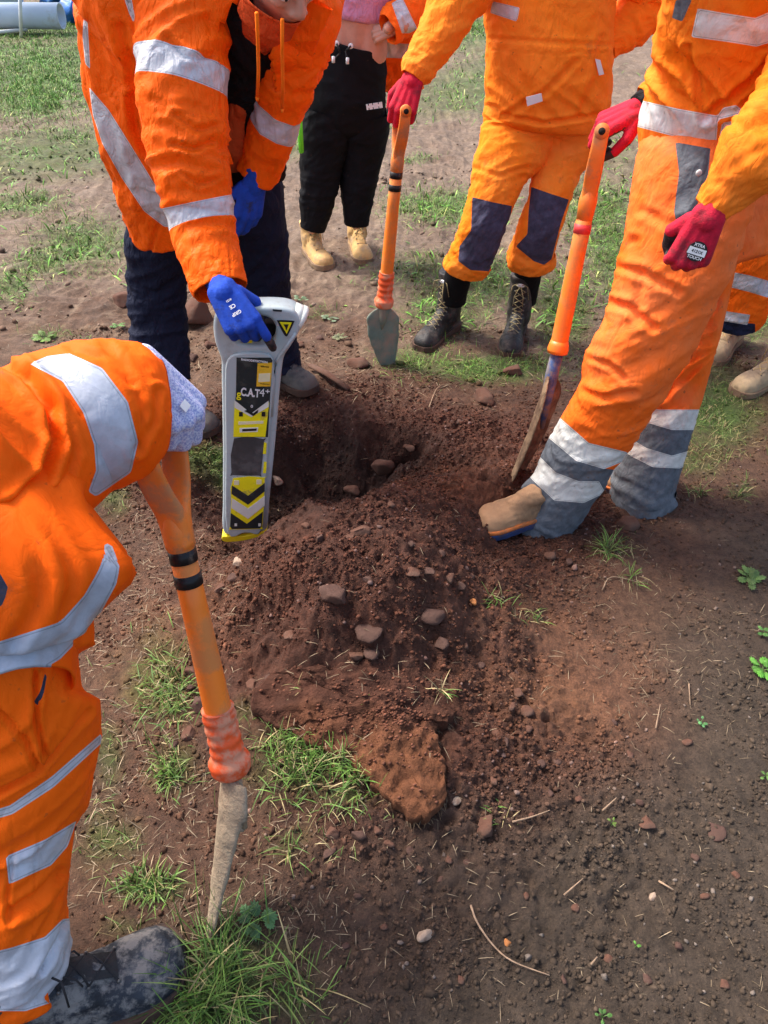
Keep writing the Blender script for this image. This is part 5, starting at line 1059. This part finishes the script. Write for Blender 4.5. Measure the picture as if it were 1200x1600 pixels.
for k_, (x, y, r_) in enumerate(small): put_stone(x, y, r_ * .9, 'small rough brown stone half sunk in the loose soil', ('stone', 'stone', 'stone_dark', 'stone', 'stone_pale')[k_ % 5] if k_ % 11 == 4 else ('stone', 'stone_dark')[k_ % 2], .55 + .3 * random.random(), 1 + .4 * random.random(), 'small stones scattered over the soil', seed=k_ + 3, lift=.3)

# ------------------------------------------------------------ soil crumbs (uncountable)
def scatter_crumbs(n, sizes, sub, zone):
    out_v, out_f, out_c = [], [], []
    bm = bmesh.new(); bmesh.ops.create_icosphere(bm, subdivisions=sub, radius=1.0)
    bv = np.array([tuple(q.co) for q in bm.verts]); bf = np.array([[q.index for q in p.verts] for p in bm.faces]); bm.free()
    if sub == 2:
        for d in ((1, .3, .5), (-.8, .6, .4), (.1, -1, .7), (0, .3, 1), (-.6, -.7, .3), (.7, .8, -.1)): d = nrm(d); bv = bv - np.outer(np.clip(bv @ d - .55, 0, None), d)
    x = []; y = []; tot = 0
    while tot < n:
        a, b = rng.uniform(-1.5, 1.5, n), rng.uniform(.35, 3.1, n) if zone != 'far' else rng.uniform(2.4, 6, n)
        if zone == 'far': a = rng.uniform(-3, 3, n)
        D = dug(a, b); w = {'dug': .06 + .94 * D, 'all': .35 + .4 * D + .35 * (a > .1) * (b < 1.6), 'far': np.clip(.35 + perlin(a * 2, b * 2, 3.), 0, 1)}[zone]
        w = w * np.clip(.55 + 1.1 * perlin(a * 5, b * 5, 14.), .05, 1) * (1 - .75 * bump2(a, b, .46, 1.18, .2, .16))
        kq = rng.uniform(0, 1, n) < w; x.append(a[kq]); y.append(b[kq]); tot += kq.sum()
    x = np.concatenate(x)[:n]; y = np.concatenate(y)[:n]
    r_ = sizes[0] * (sizes[1] / sizes[0]) ** (rng.uniform(0, 1, n) ** 2.2); z = height(x, y)
    sc = r_[:, None] * rng.uniform(.65, 1.25, (n, 3)); sc[:, 2] *= .8
    V = bv[None] * (1 + .28 * rng.uniform(-1, 1, (n, len(bv), 1)) * (1.35 if sub == 1 else .35)) * sc[:, None]
    an = rng.uniform(0, 6.28, n); c, s = np.cos(an)[:, None], np.sin(an)[:, None]
    V = np.stack([V[..., 0] * c - V[..., 1] * s, V[..., 0] * s + V[..., 1] * c, V[..., 2]], -1) + np.stack([x, y, z + r_ * .35], 1)[:, None]
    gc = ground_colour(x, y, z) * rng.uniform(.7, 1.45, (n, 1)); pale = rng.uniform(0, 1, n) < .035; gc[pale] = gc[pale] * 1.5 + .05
    Fq = (bf[None] + (np.arange(n) * len(bv))[:, None, None]).reshape(-1, 3)
    return V.reshape(-1, 3), Fq, np.repeat(np.clip(gc, 0, 1), len(bv), 0)
parts = [scatter_crumbs(30000, (.0016, .0062), 1, 'dug'), scatter_crumbs(28000, (.0014, .0055), 1, 'all'), scatter_crumbs(520, (.006, .013), 2, 'dug'), scatter_crumbs(800, (.005, .011), 2, 'all'), scatter_crumbs(1300, (.006, .018), 1, 'far')]
off = 0; VV, FF, CC = [], [], []
for v, f, c in parts: VV.append(v); FF.append(f + off); CC.append(c); off += len(v)
tag(mesh('soil_crumbs', np.concatenate(VV), np.concatenate(FF), M['crumb'], attrs={'col': np.concatenate(CC)}, smooth=False), kind='stuff')

# crumbs lying on the sod
k_ = rng.integers(0, 44 * k, 700); b = V[k_] if False else np.concatenate(rows)[k_]; b = b[b[:, 1] > cen[1] - .12 * rng.uniform(0, 2.2, len(b))]; bv_, bf_ = stone_mesh(1, 1, 1, 5, 3, 1); n = len(b); r_ = .0018 * (3.2 ** rng.uniform(0, 1, n)); VV = bv_[None] * (r_[:, None] * rng.uniform(.6, 1.3, (n, 3)))[:, None] + b[:, None] + np.array((0, 0, .001))
tag(mesh('sod_crumbs', VV.reshape(-1, 3), (bf_[None] + (np.arange(n) * len(bv_))[:, None, None]).reshape(-1, 3), M['crumb'], attrs={'col': np.repeat(np.array(s2l((104, 66, 50))) * rng.uniform(.6, 1.4, (n, 1)), len(bv_), 0)}, smooth=False), kind='stuff')

# ------------------------------------------------------------ grass, straw
BROWN = 1.0
def blades(x, y, z, ln, wd, lean, az, col, curl=1.0, seg=4):
    n = len(x); t = np.linspace(0, 1, seg + 1)[None]; ln, wd, lean, az = [q[:, None] for q in (ln, wd, lean, az)]
    a = lean + curl * t * lean * 1.2 + .25 * t
    dx = np.cumsum(np.sin(a), 1) * ln / seg; dz = np.cumsum(np.cos(a), 1) * ln / seg; dx = dx - dx[:, :1]; dz = np.maximum(dz - dz[:, :1], -.01) 
    ca, sa = np.cos(az), np.sin(az); P = np.stack([x[:, None] + dx * ca, y[:, None] + dx * sa, z[:, None] + dz - .003], -1)
    w = wd * (1 - t ** 1.8 * .9) * .5; tw = rng.uniform(-.9, .9, (n, 1)); sx, sy = -np.sin(az + tw), np.cos(az + tw); S = np.stack([sx * w, sy * w, 0 * w], -1)
    V = np.stack([P - S, P + S], 2).reshape(n, -1, 3); m = 2 * (seg + 1); b = (np.arange(n) * m)[:, None]; k = np.arange(seg)[None] * 2
    Q = np.stack([b + k, b + k + 1, b + k + 3, b + k + 2], -1).reshape(-1, 4)
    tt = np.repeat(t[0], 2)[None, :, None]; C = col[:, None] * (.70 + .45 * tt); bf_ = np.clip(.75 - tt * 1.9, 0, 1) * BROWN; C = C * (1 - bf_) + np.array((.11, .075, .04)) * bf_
    return V.reshape(-1, 3), Q, np.clip(C.reshape(-1, 3), 0, 1)
def gcol(n, dry=.25, sat=1.0):
    g = np.array([[.075, .155, .022], [.10, .19, .035], [.05, .115, .018], [.15, .21, .05]])[rng.integers(0, 4, n)] * rng.uniform(.7, 1.3, (n, 1))
    d = rng.uniform(0, 1, n) < dry; g[d] = np.array([.34, .27, .13]) * rng.uniform(.6, 1.2, (d.sum(), 1)); return g
BV, BQ, BC = [], [], []; boff = 0
def addb(v, q, c):
    global boff
    BV.append(v); BQ.append(q + boff); BC.append(c); boff += len(v)
for cx, cy, rx, ry, s in GP:
    d0 = float(depth_of(G(cx, cy))); area = rx * ry * (d0 / F) ** 2 * 2.6; yv = float(G(cx, cy)[1])
    n = int(min(14000, 20000 * s * area * (1 if yv < 2 else 1.7 if yv < 5 else 1.2)) + 30)
    u, w_ = rng.normal(0, .62, (2, n)); px, py = cx + u * rx, cy + w_ * ry; ok = (py > -40) & (py < 1640); p = hit(px[ok], py[ok])
    keep = (perlin(p[:, 0] * 12, p[:, 1] * 12, 50.) + .5 * perlin(p[:, 0] * 30, p[:, 1] * 30, 52.) + .42 * s > rng.uniform(-.25, .35, len(p))) & (np.abs(height(p[:, 0], p[:, 1]) - p[:, 2]) < .03)
    p = p[keep]; n = len(p); yy_ = p[:, 1]; big = np.clip(yy_ / 4, .5, 2.2)
    ln = rng.uniform(.018, .050, n) * (1 + .8 * rng.uniform(0, 1, n) ** 3) * np.clip(big, .8, 1.3) * (1.1 if cy > 1450 else 1); wd = rng.uniform(.0016, .0034, n) * np.clip(big, .8, 2.2)
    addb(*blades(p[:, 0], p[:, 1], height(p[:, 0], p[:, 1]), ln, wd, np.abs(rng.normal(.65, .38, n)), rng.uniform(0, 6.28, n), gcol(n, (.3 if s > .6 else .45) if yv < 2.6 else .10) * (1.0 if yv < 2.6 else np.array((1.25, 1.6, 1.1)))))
# far field
n = 150000; y = rng.uniform(3.1, 15, n); x = rng.uniform(-1, 1, n) * (1 + y * .62); g = green(*proj(np.stack([x, y, 0 * x], -1)))
g = np.maximum(g, (y > 5) * np.clip(perlin(x * .5, y * .5, 40.) * 1.6 + .1 + .5 * (x < -1.4), 0, 1)); g = g * np.clip(.5 + 1.3 * perlin(x * 3, y * 3, 51.), .03, 1); k_ = rng.uniform(0, 1, n) < g
x, y = x[k_], y[k_]; n = len(x); addb(*blades(x, y, height(x, y), rng.uniform(.03, .08, n), rng.uniform(.006, .012, n), rng.uniform(.2, 1.2, n), rng.uniform(0, 6.28, n), gcol(n, .08) * np.array((1.5, 2.0, 1.3)), seg=3))
# long blades in the foreground clump at the toe of the near boot and under the sod
for cx, cy, sx_, sy_, n, l0, l1 in ((345, 1510, 40, 45, 150, .06, .15), (330, 1570, 55, 25, 130, .06, .14), (300, 1560, 30, 40, 90, .05, .10), (480, 1210, 50, 35, 200, .04, .09), (560, 1215, 25, 25, 120, .04, .07), (455, 1165, 30, 20, 160, .03, .07), (440, 1540, 45, 40, 50, .05, .13), (270, 1085, 35, 50, 260, .03, .07), (265, 1210, 18, 16, 120, .03, .06), (235, 1385, 28, 16, 160, .03, .055)):
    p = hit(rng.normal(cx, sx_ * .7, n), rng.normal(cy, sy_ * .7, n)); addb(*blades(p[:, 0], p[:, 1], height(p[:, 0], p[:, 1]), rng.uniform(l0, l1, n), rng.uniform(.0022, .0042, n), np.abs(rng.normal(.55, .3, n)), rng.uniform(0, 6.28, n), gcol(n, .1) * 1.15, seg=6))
tag(mesh('grass', np.concatenate(BV), np.concatenate(BQ), M['grass'], attrs={'col': np.concatenate(BC)}), kind='stuff')
BV, BQ, BC = [], [], []; boff = 0
def straw(px, py, l0, l1, w0, w1, lift=.004):
    p = hit(px, py); n = len(p); h = height(p[:, 0], p[:, 1]); addb(*blades(p[:, 0], p[:, 1], h + lift, rng.uniform(l0, l1, n), rng.uniform(w0, w1, n), np.abs(rng.normal(1.35, .12, n)), rng.uniform(0, 6.28, n), np.array([.36, .27, .17]) * rng.uniform(.35, 1.25, (n, 1)), .12, 4))
straw(rng.uniform(0, 1200, 800), rng.uniform(560, 1600, 800), .008, .035, .0008, .0018)
straw(rng.normal(230, 80, 550), rng.normal(1150, 180, 550), .012, .045, .0008, .0020); straw(rng.normal(240, 80, 500), rng.normal(880, 80, 500), .012, .04, .0008, .0018)
straw(rng.normal(640, 110, 260), rng.normal(590, 25, 260), .015, .05, .0012, .0022); straw(rng.normal(950, 60, 160), rng.normal(880, 40, 160), .012, .045, .001, .002); straw(rng.uniform(0, 1200, 1500), rng.uniform(300, 620, 1500), .02, .06, .0018, .0035)
straw(rng.normal(470, 130, 500), rng.normal(1380, 120, 500), .010, .035, .0008, .0018); straw(rng.normal(1040, 100, 260), rng.normal(1030, 60, 260), .012, .04, .0008, .0018); straw(rng.normal(560, 80, 140), rng.normal(1110, 50, 140), .012, .04, .0008, .0018, .03); kk = rng.integers(0, k, 260); e_ = O3[kk]; addb(*blades(e_[:, 0], e_[:, 1], e_[:, 2] - .004, rng.uniform(.008, .035, 260), rng.uniform(.0006, .0014, 260), np.abs(rng.normal(1.7, .35, 260)), np.arctan2(e_[:, 1] - cen[1], e_[:, 0] - cen[0]) + rng.normal(0, .7, 260), np.array([.17, .11, .06]) * rng.uniform(.4, 1.5, (260, 1)), .5, 4))
tag(mesh('straw', np.concatenate(BV), np.concatenate(BQ), M['grass'], attrs={'col': np.concatenate(BC)}), kind='stuff')

# ------------------------------------------------------------ single tufts, weeds, twigs
def tuft(px, py, n, l0, l1, label, dry=.2, lift=0, w=.0028, spread=.012):
    p = hit(px, py)[0]; p[2] += lift; x = p[0] + rng.normal(0, spread, n); y = p[1] + rng.normal(0, spread, n)
    v, q, c = blades(x, y, np.full(n, p[2]), rng.uniform(l0, l1, n), rng.uniform(w * .6, w * 1.2, n), np.abs(rng.normal(.75, .35, n)), rng.uniform(0, 6.28, n), gcol(n, dry) * 1.2, seg=6)
    tag(mesh('grass_tuft', v, q, M['grass'], attrs={'col': c}, loc=p), label, 'grass tuft', 'single grass tufts in the bare soil')
tuft(950, 862, 70, .04, .10, 'spiky green grass tuft on the clod behind the worn brown boot', .15, .01); tuft(985, 905, 26, .03, .07, 'straggling tuft just in front of the spiky one by the boot', .2)
tuft(772, 935, 34, .03, .07, 'thin tuft right of the heap shoulder'); tuft(835, 968, 26, .02, .055, 'low tuft in front of the worn brown boot, furthest from the heap', .3)
tuft(780, 1272, 22, .02, .05, 'little tuft beside the rounded foreground stone', .4); tuft(566, 1108, 16, .015, .04, 'small blue green tuft growing from the middle of the sod', .05, .03); tuft(540, 1190, 30, .03, .06, 'pale yellow green tuft poking out at the lower edge of the sod', .35, .03)
tuft(690, 1095, 12, .03, .07, 'few long pale blades at the right edge of the sod', .6, .04, spread=.005); tuft(470, 1085, 14, .02, .05, 'withered yellow tuft on the upper left of the sod', .9, .03); tuft(452, 1330, 26, .03, .07, 'tuft right of the nearest spade blade', .25)
tuft(533, 1330, 12, .02, .04, 'short tuft beneath the tip of the sod', .3); tuft(1090, 770, 40, .03, .07, 'leafy tuft right of the rear boot', .2); tuft(1155, 775, 40, .03, .07, 'broad tuft at the right edge level with the rear boot', .25)
def weed(px, py, n, r_, label, col=(.10, .26, .05), lift=.008, up=.3):
    p = hit(px, py)[0]; V, Q, C, o_ = [], [], [], 0
    for i_ in range(n):
        a = i_ * 2.4 + rng.uniform(-.4, .4); R1 = r_ * rng.uniform(.4, 1.0); c = p + np.array((math.cos(a) * R1, math.sin(a) * R1, lift + rng.uniform(0, .012))); L_ = r_ * rng.uniform(.45, .7)
        d = np.array((math.cos(a), math.sin(a), rng.uniform(-.1, up))); s_ = np.array((-math.sin(a), math.cos(a), rng.uniform(-.3, .3)))
        lobes = 11; th = np.linspace(0, 2 * math.pi, lobes * 2, endpoint=False); rr = np.where(np.arange(lobes * 2) % 2, 1.0, .72) * (.85 + .15 * np.cos(th))
        ring = c + np.outer(np.cos(th) * rr * L_, d) + np.outer(np.sin(th) * rr * L_ * .7, s_) + np.array((0, 0, -.2 * L_)); V += [c + (0, 0, .06 * L_)] + list(ring); m = len(th)
        Q += [(o_, o_ + 1 + k, o_ + 1 + (k + 1) % m) for k in range(m)]; cc = np.array(col) * .62 * rng.uniform(.7, 1.3); C += [cc * .8] + [cc] * m; o_ += m + 1
        st = rod([p, p * .5 + c * .5 + (0, 0, .004), c], [.0008, .0007, .0006], 5); V += list(st[0]); Q += [tuple(k + o_ for k in q) for q in st[1]]; C += [np.array((.12, .2, .06))] * len(st[0]); o_ += len(st[0])
    tag(mesh('weed', V, Q, M['grass'], attrs={'col': np.array(C)}, smooth=False, loc=p), label, 'weed', 'small broad leaved weeds')
weed(1094, 1134, 5, .011, 'tiny bright green seedling in the grey soil at the right', (.16, .42, .14)); weed(1190, 1048, 10, .028, 'bright lobed weed at the right edge in the grey soil', (.12, .36, .04)); weed(1192, 992, 6, .018, 'small weed at the right edge just above the bright lobed one')
weed(405, 1438, 8, .030, 'clover like weed with three lobed leaves by the tip of the nearest spade', (.09, .20, .07)); weed(1168, 905, 9, .035, 'pale feathery weed by the right edge level with the tuft', (.14, .24, .06)); weed(1195, 1215, 5, .014, 'weed at the far right beside the cracked soil', (.14, .28, .06))
weed(97, 566, 4, .03, 'pale broad leaf lying on the soil at the left', (.30, .38, .22)); weed(185, 512, 5, .035, 'green weed beside the left trouser leg of the bending worker', (.14, .30, .06)); weed(515, 500, 7, .030, 'grey green weed behind the speaker end of the locator', (.22, .30, .17)); weed(470, 470, 6, .028, 'grey green weed close to the top of the locator', (.20, .30, .16)); weed(530, 530, 8, .028, 'pale weed left of the green grey blade', (.24, .26, .12))
weed(70, 528, 10, .04, 'flat yellow green weed on the soil at far left', (.20, .34, .06)); weed(940, 1590, 5, .011, 'small seedling at the bottom edge', (.10, .25, .05)); weed(992, 1480, 3, .007, 'tiny round seedling in the dark gravelly soil', (.14, .36, .05)); weed(955, 1290, 4, .008, 'yellow green sprig left of the flat round stone', (.18, .28, .05))
def twig(pts, r0, label, mat='twig'):
    P = [hit(x, y)[0] + (0, 0, .008 + .003 * random.random()) for x, y in pts]; P = [np.array(q[:3]) for q in spline(np.array(P), .01)[0]]; mb = MB(); n = len(P)
    mb.add(*rod(P, [r0 * (1 - .6 * i_ / n) for i_ in range(n)], 7)); tag(mb.build('twig', M[mat], None, loc=P[0]), label, 'twig', 'dry twigs and stalks on the soil')
twig([(735,1418),(745,1445),(770,1480),(800,1505),(858,1527)], .0022, 'long thin curved twig lying in the foreground'); twig([(800,1288),(830,1280),(858,1270)], .0022, 'short forked stalk beside the foreground tuft'); twig([(1075,1072),(1077,1105)], .0018, 'short upright looking straw in the grey soil at the right')
twig([(1023,1142),(1030,1105)], .0018, 'pale straw left of the tiny bright seedling'); twig([(880,1402),(910,1376)], .0018, 'pale twig in the middle of the dark soil'); twig([(1027,1380),(1050,1394)], .0022, 'thick short pale stalk right of the middle of the dark soil'); twig([(940,1270),(962,1250)], .002, 'crossed pale straw above the dark soil'); twig([(922,1510),(932,1498)], .002, 'stub of pale straw near the bottom')
twig([(940,925),(955,905),(1005,915)], .0016, 'thin bent stalk hanging from the spiky tuft'); twig([(670,640),(683,610),(702,602)], .002, 'dry stalk curving over the far rim of the pit')

# ------------------------------------------------------------ pipes, trestle and sheeting at the far left
def far_pipe(px, py, z, r_, L_, label, ang=.03):
    e = G(px, py, z); a = np.array((-math.cos(ang), math.sin(ang), 0)); th = np.linspace(0, 2 * math.pi, 40, endpoint=False); up = np.array((0, 0, 1.)); s_ = np.cross(a, up); V = []
    for q, rr in ((0, .90), (0, 1), (L_, 1), (L_, .90)): V.append(e + a * q + np.outer(np.cos(th), s_) * r_ * rr + np.outer(np.sin(th), up) * r_ * rr)
    V = np.concatenate(V); Q = [(i_ * 40 + j_, i_ * 40 + (j_ + 1) % 40, ((i_ + 1) % 4) * 40 + (j_ + 1) % 40, ((i_ + 1) % 4) * 40 + j_) for i_ in range(4) for j_ in range(40)]
    tag(mesh('plastic_pipe', V, Q, M['pipe'], None, loc=e), label, 'pipe', 'pale pipes at the edge of the field')
far_pipe(96, 25, .19, .135, 4.0, 'pale grey blue pipe lying on a white trestle at the far left'); far_pipe(30, -6, .22, .12, 3.5, 'second pale pipe just behind the one on the trestle', .03)
te = G(45, 54, .0); root = empty('trestle', te); tag(root, 'white metal trestle in front of the pale pipe', 'trestle')
for a_, b_, nm in (((45,54,0),(31,-12,.62),'leg'), ((-60,62,0),(-70,-4,.60),'leg')): mb = MB(); mb.add(*rod([G(*a_) - (0, .25, 0), W(b_[0], b_[1], float(G(*a_)[1]) - .30)], .02, 10)); mb.build(nm, M['galv'], root)
mb = MB(); mb.add(*rod([G(43, 46, .06), G(-64, 56, .06)], .02, 10)); mb.build('cross_rail', M['galv'], root)
def crumple(px, py, sx_, sy_, sz_, label, mat, seed):
    b = G(px, py, 0); v, f = stone_mesh(sx_, sy_, sz_, seed, 6, 4); v = v * (1 + .25 * (1 - 2 * np.abs(perlin(v[:, 0] * 5, v[:, 1] * 5, v[:, 2] * 5 + seed))))[:, None]; l = b + np.array((0, 0, sz_ * .7)); o = mesh('plastic_sheet', v + l, f, M[mat], None, loc=l); tag(o, label, 'sheet', None)
crumple(112, 34, .20, .16, .17, 'crumpled blue plastic sheet beside the end of the pipe', 'blue_sheet', 3); crumple(88, 4, .30, .2, .10, 'lighter blue sheet lying behind the pipe end', 'blue_sheet', 5)
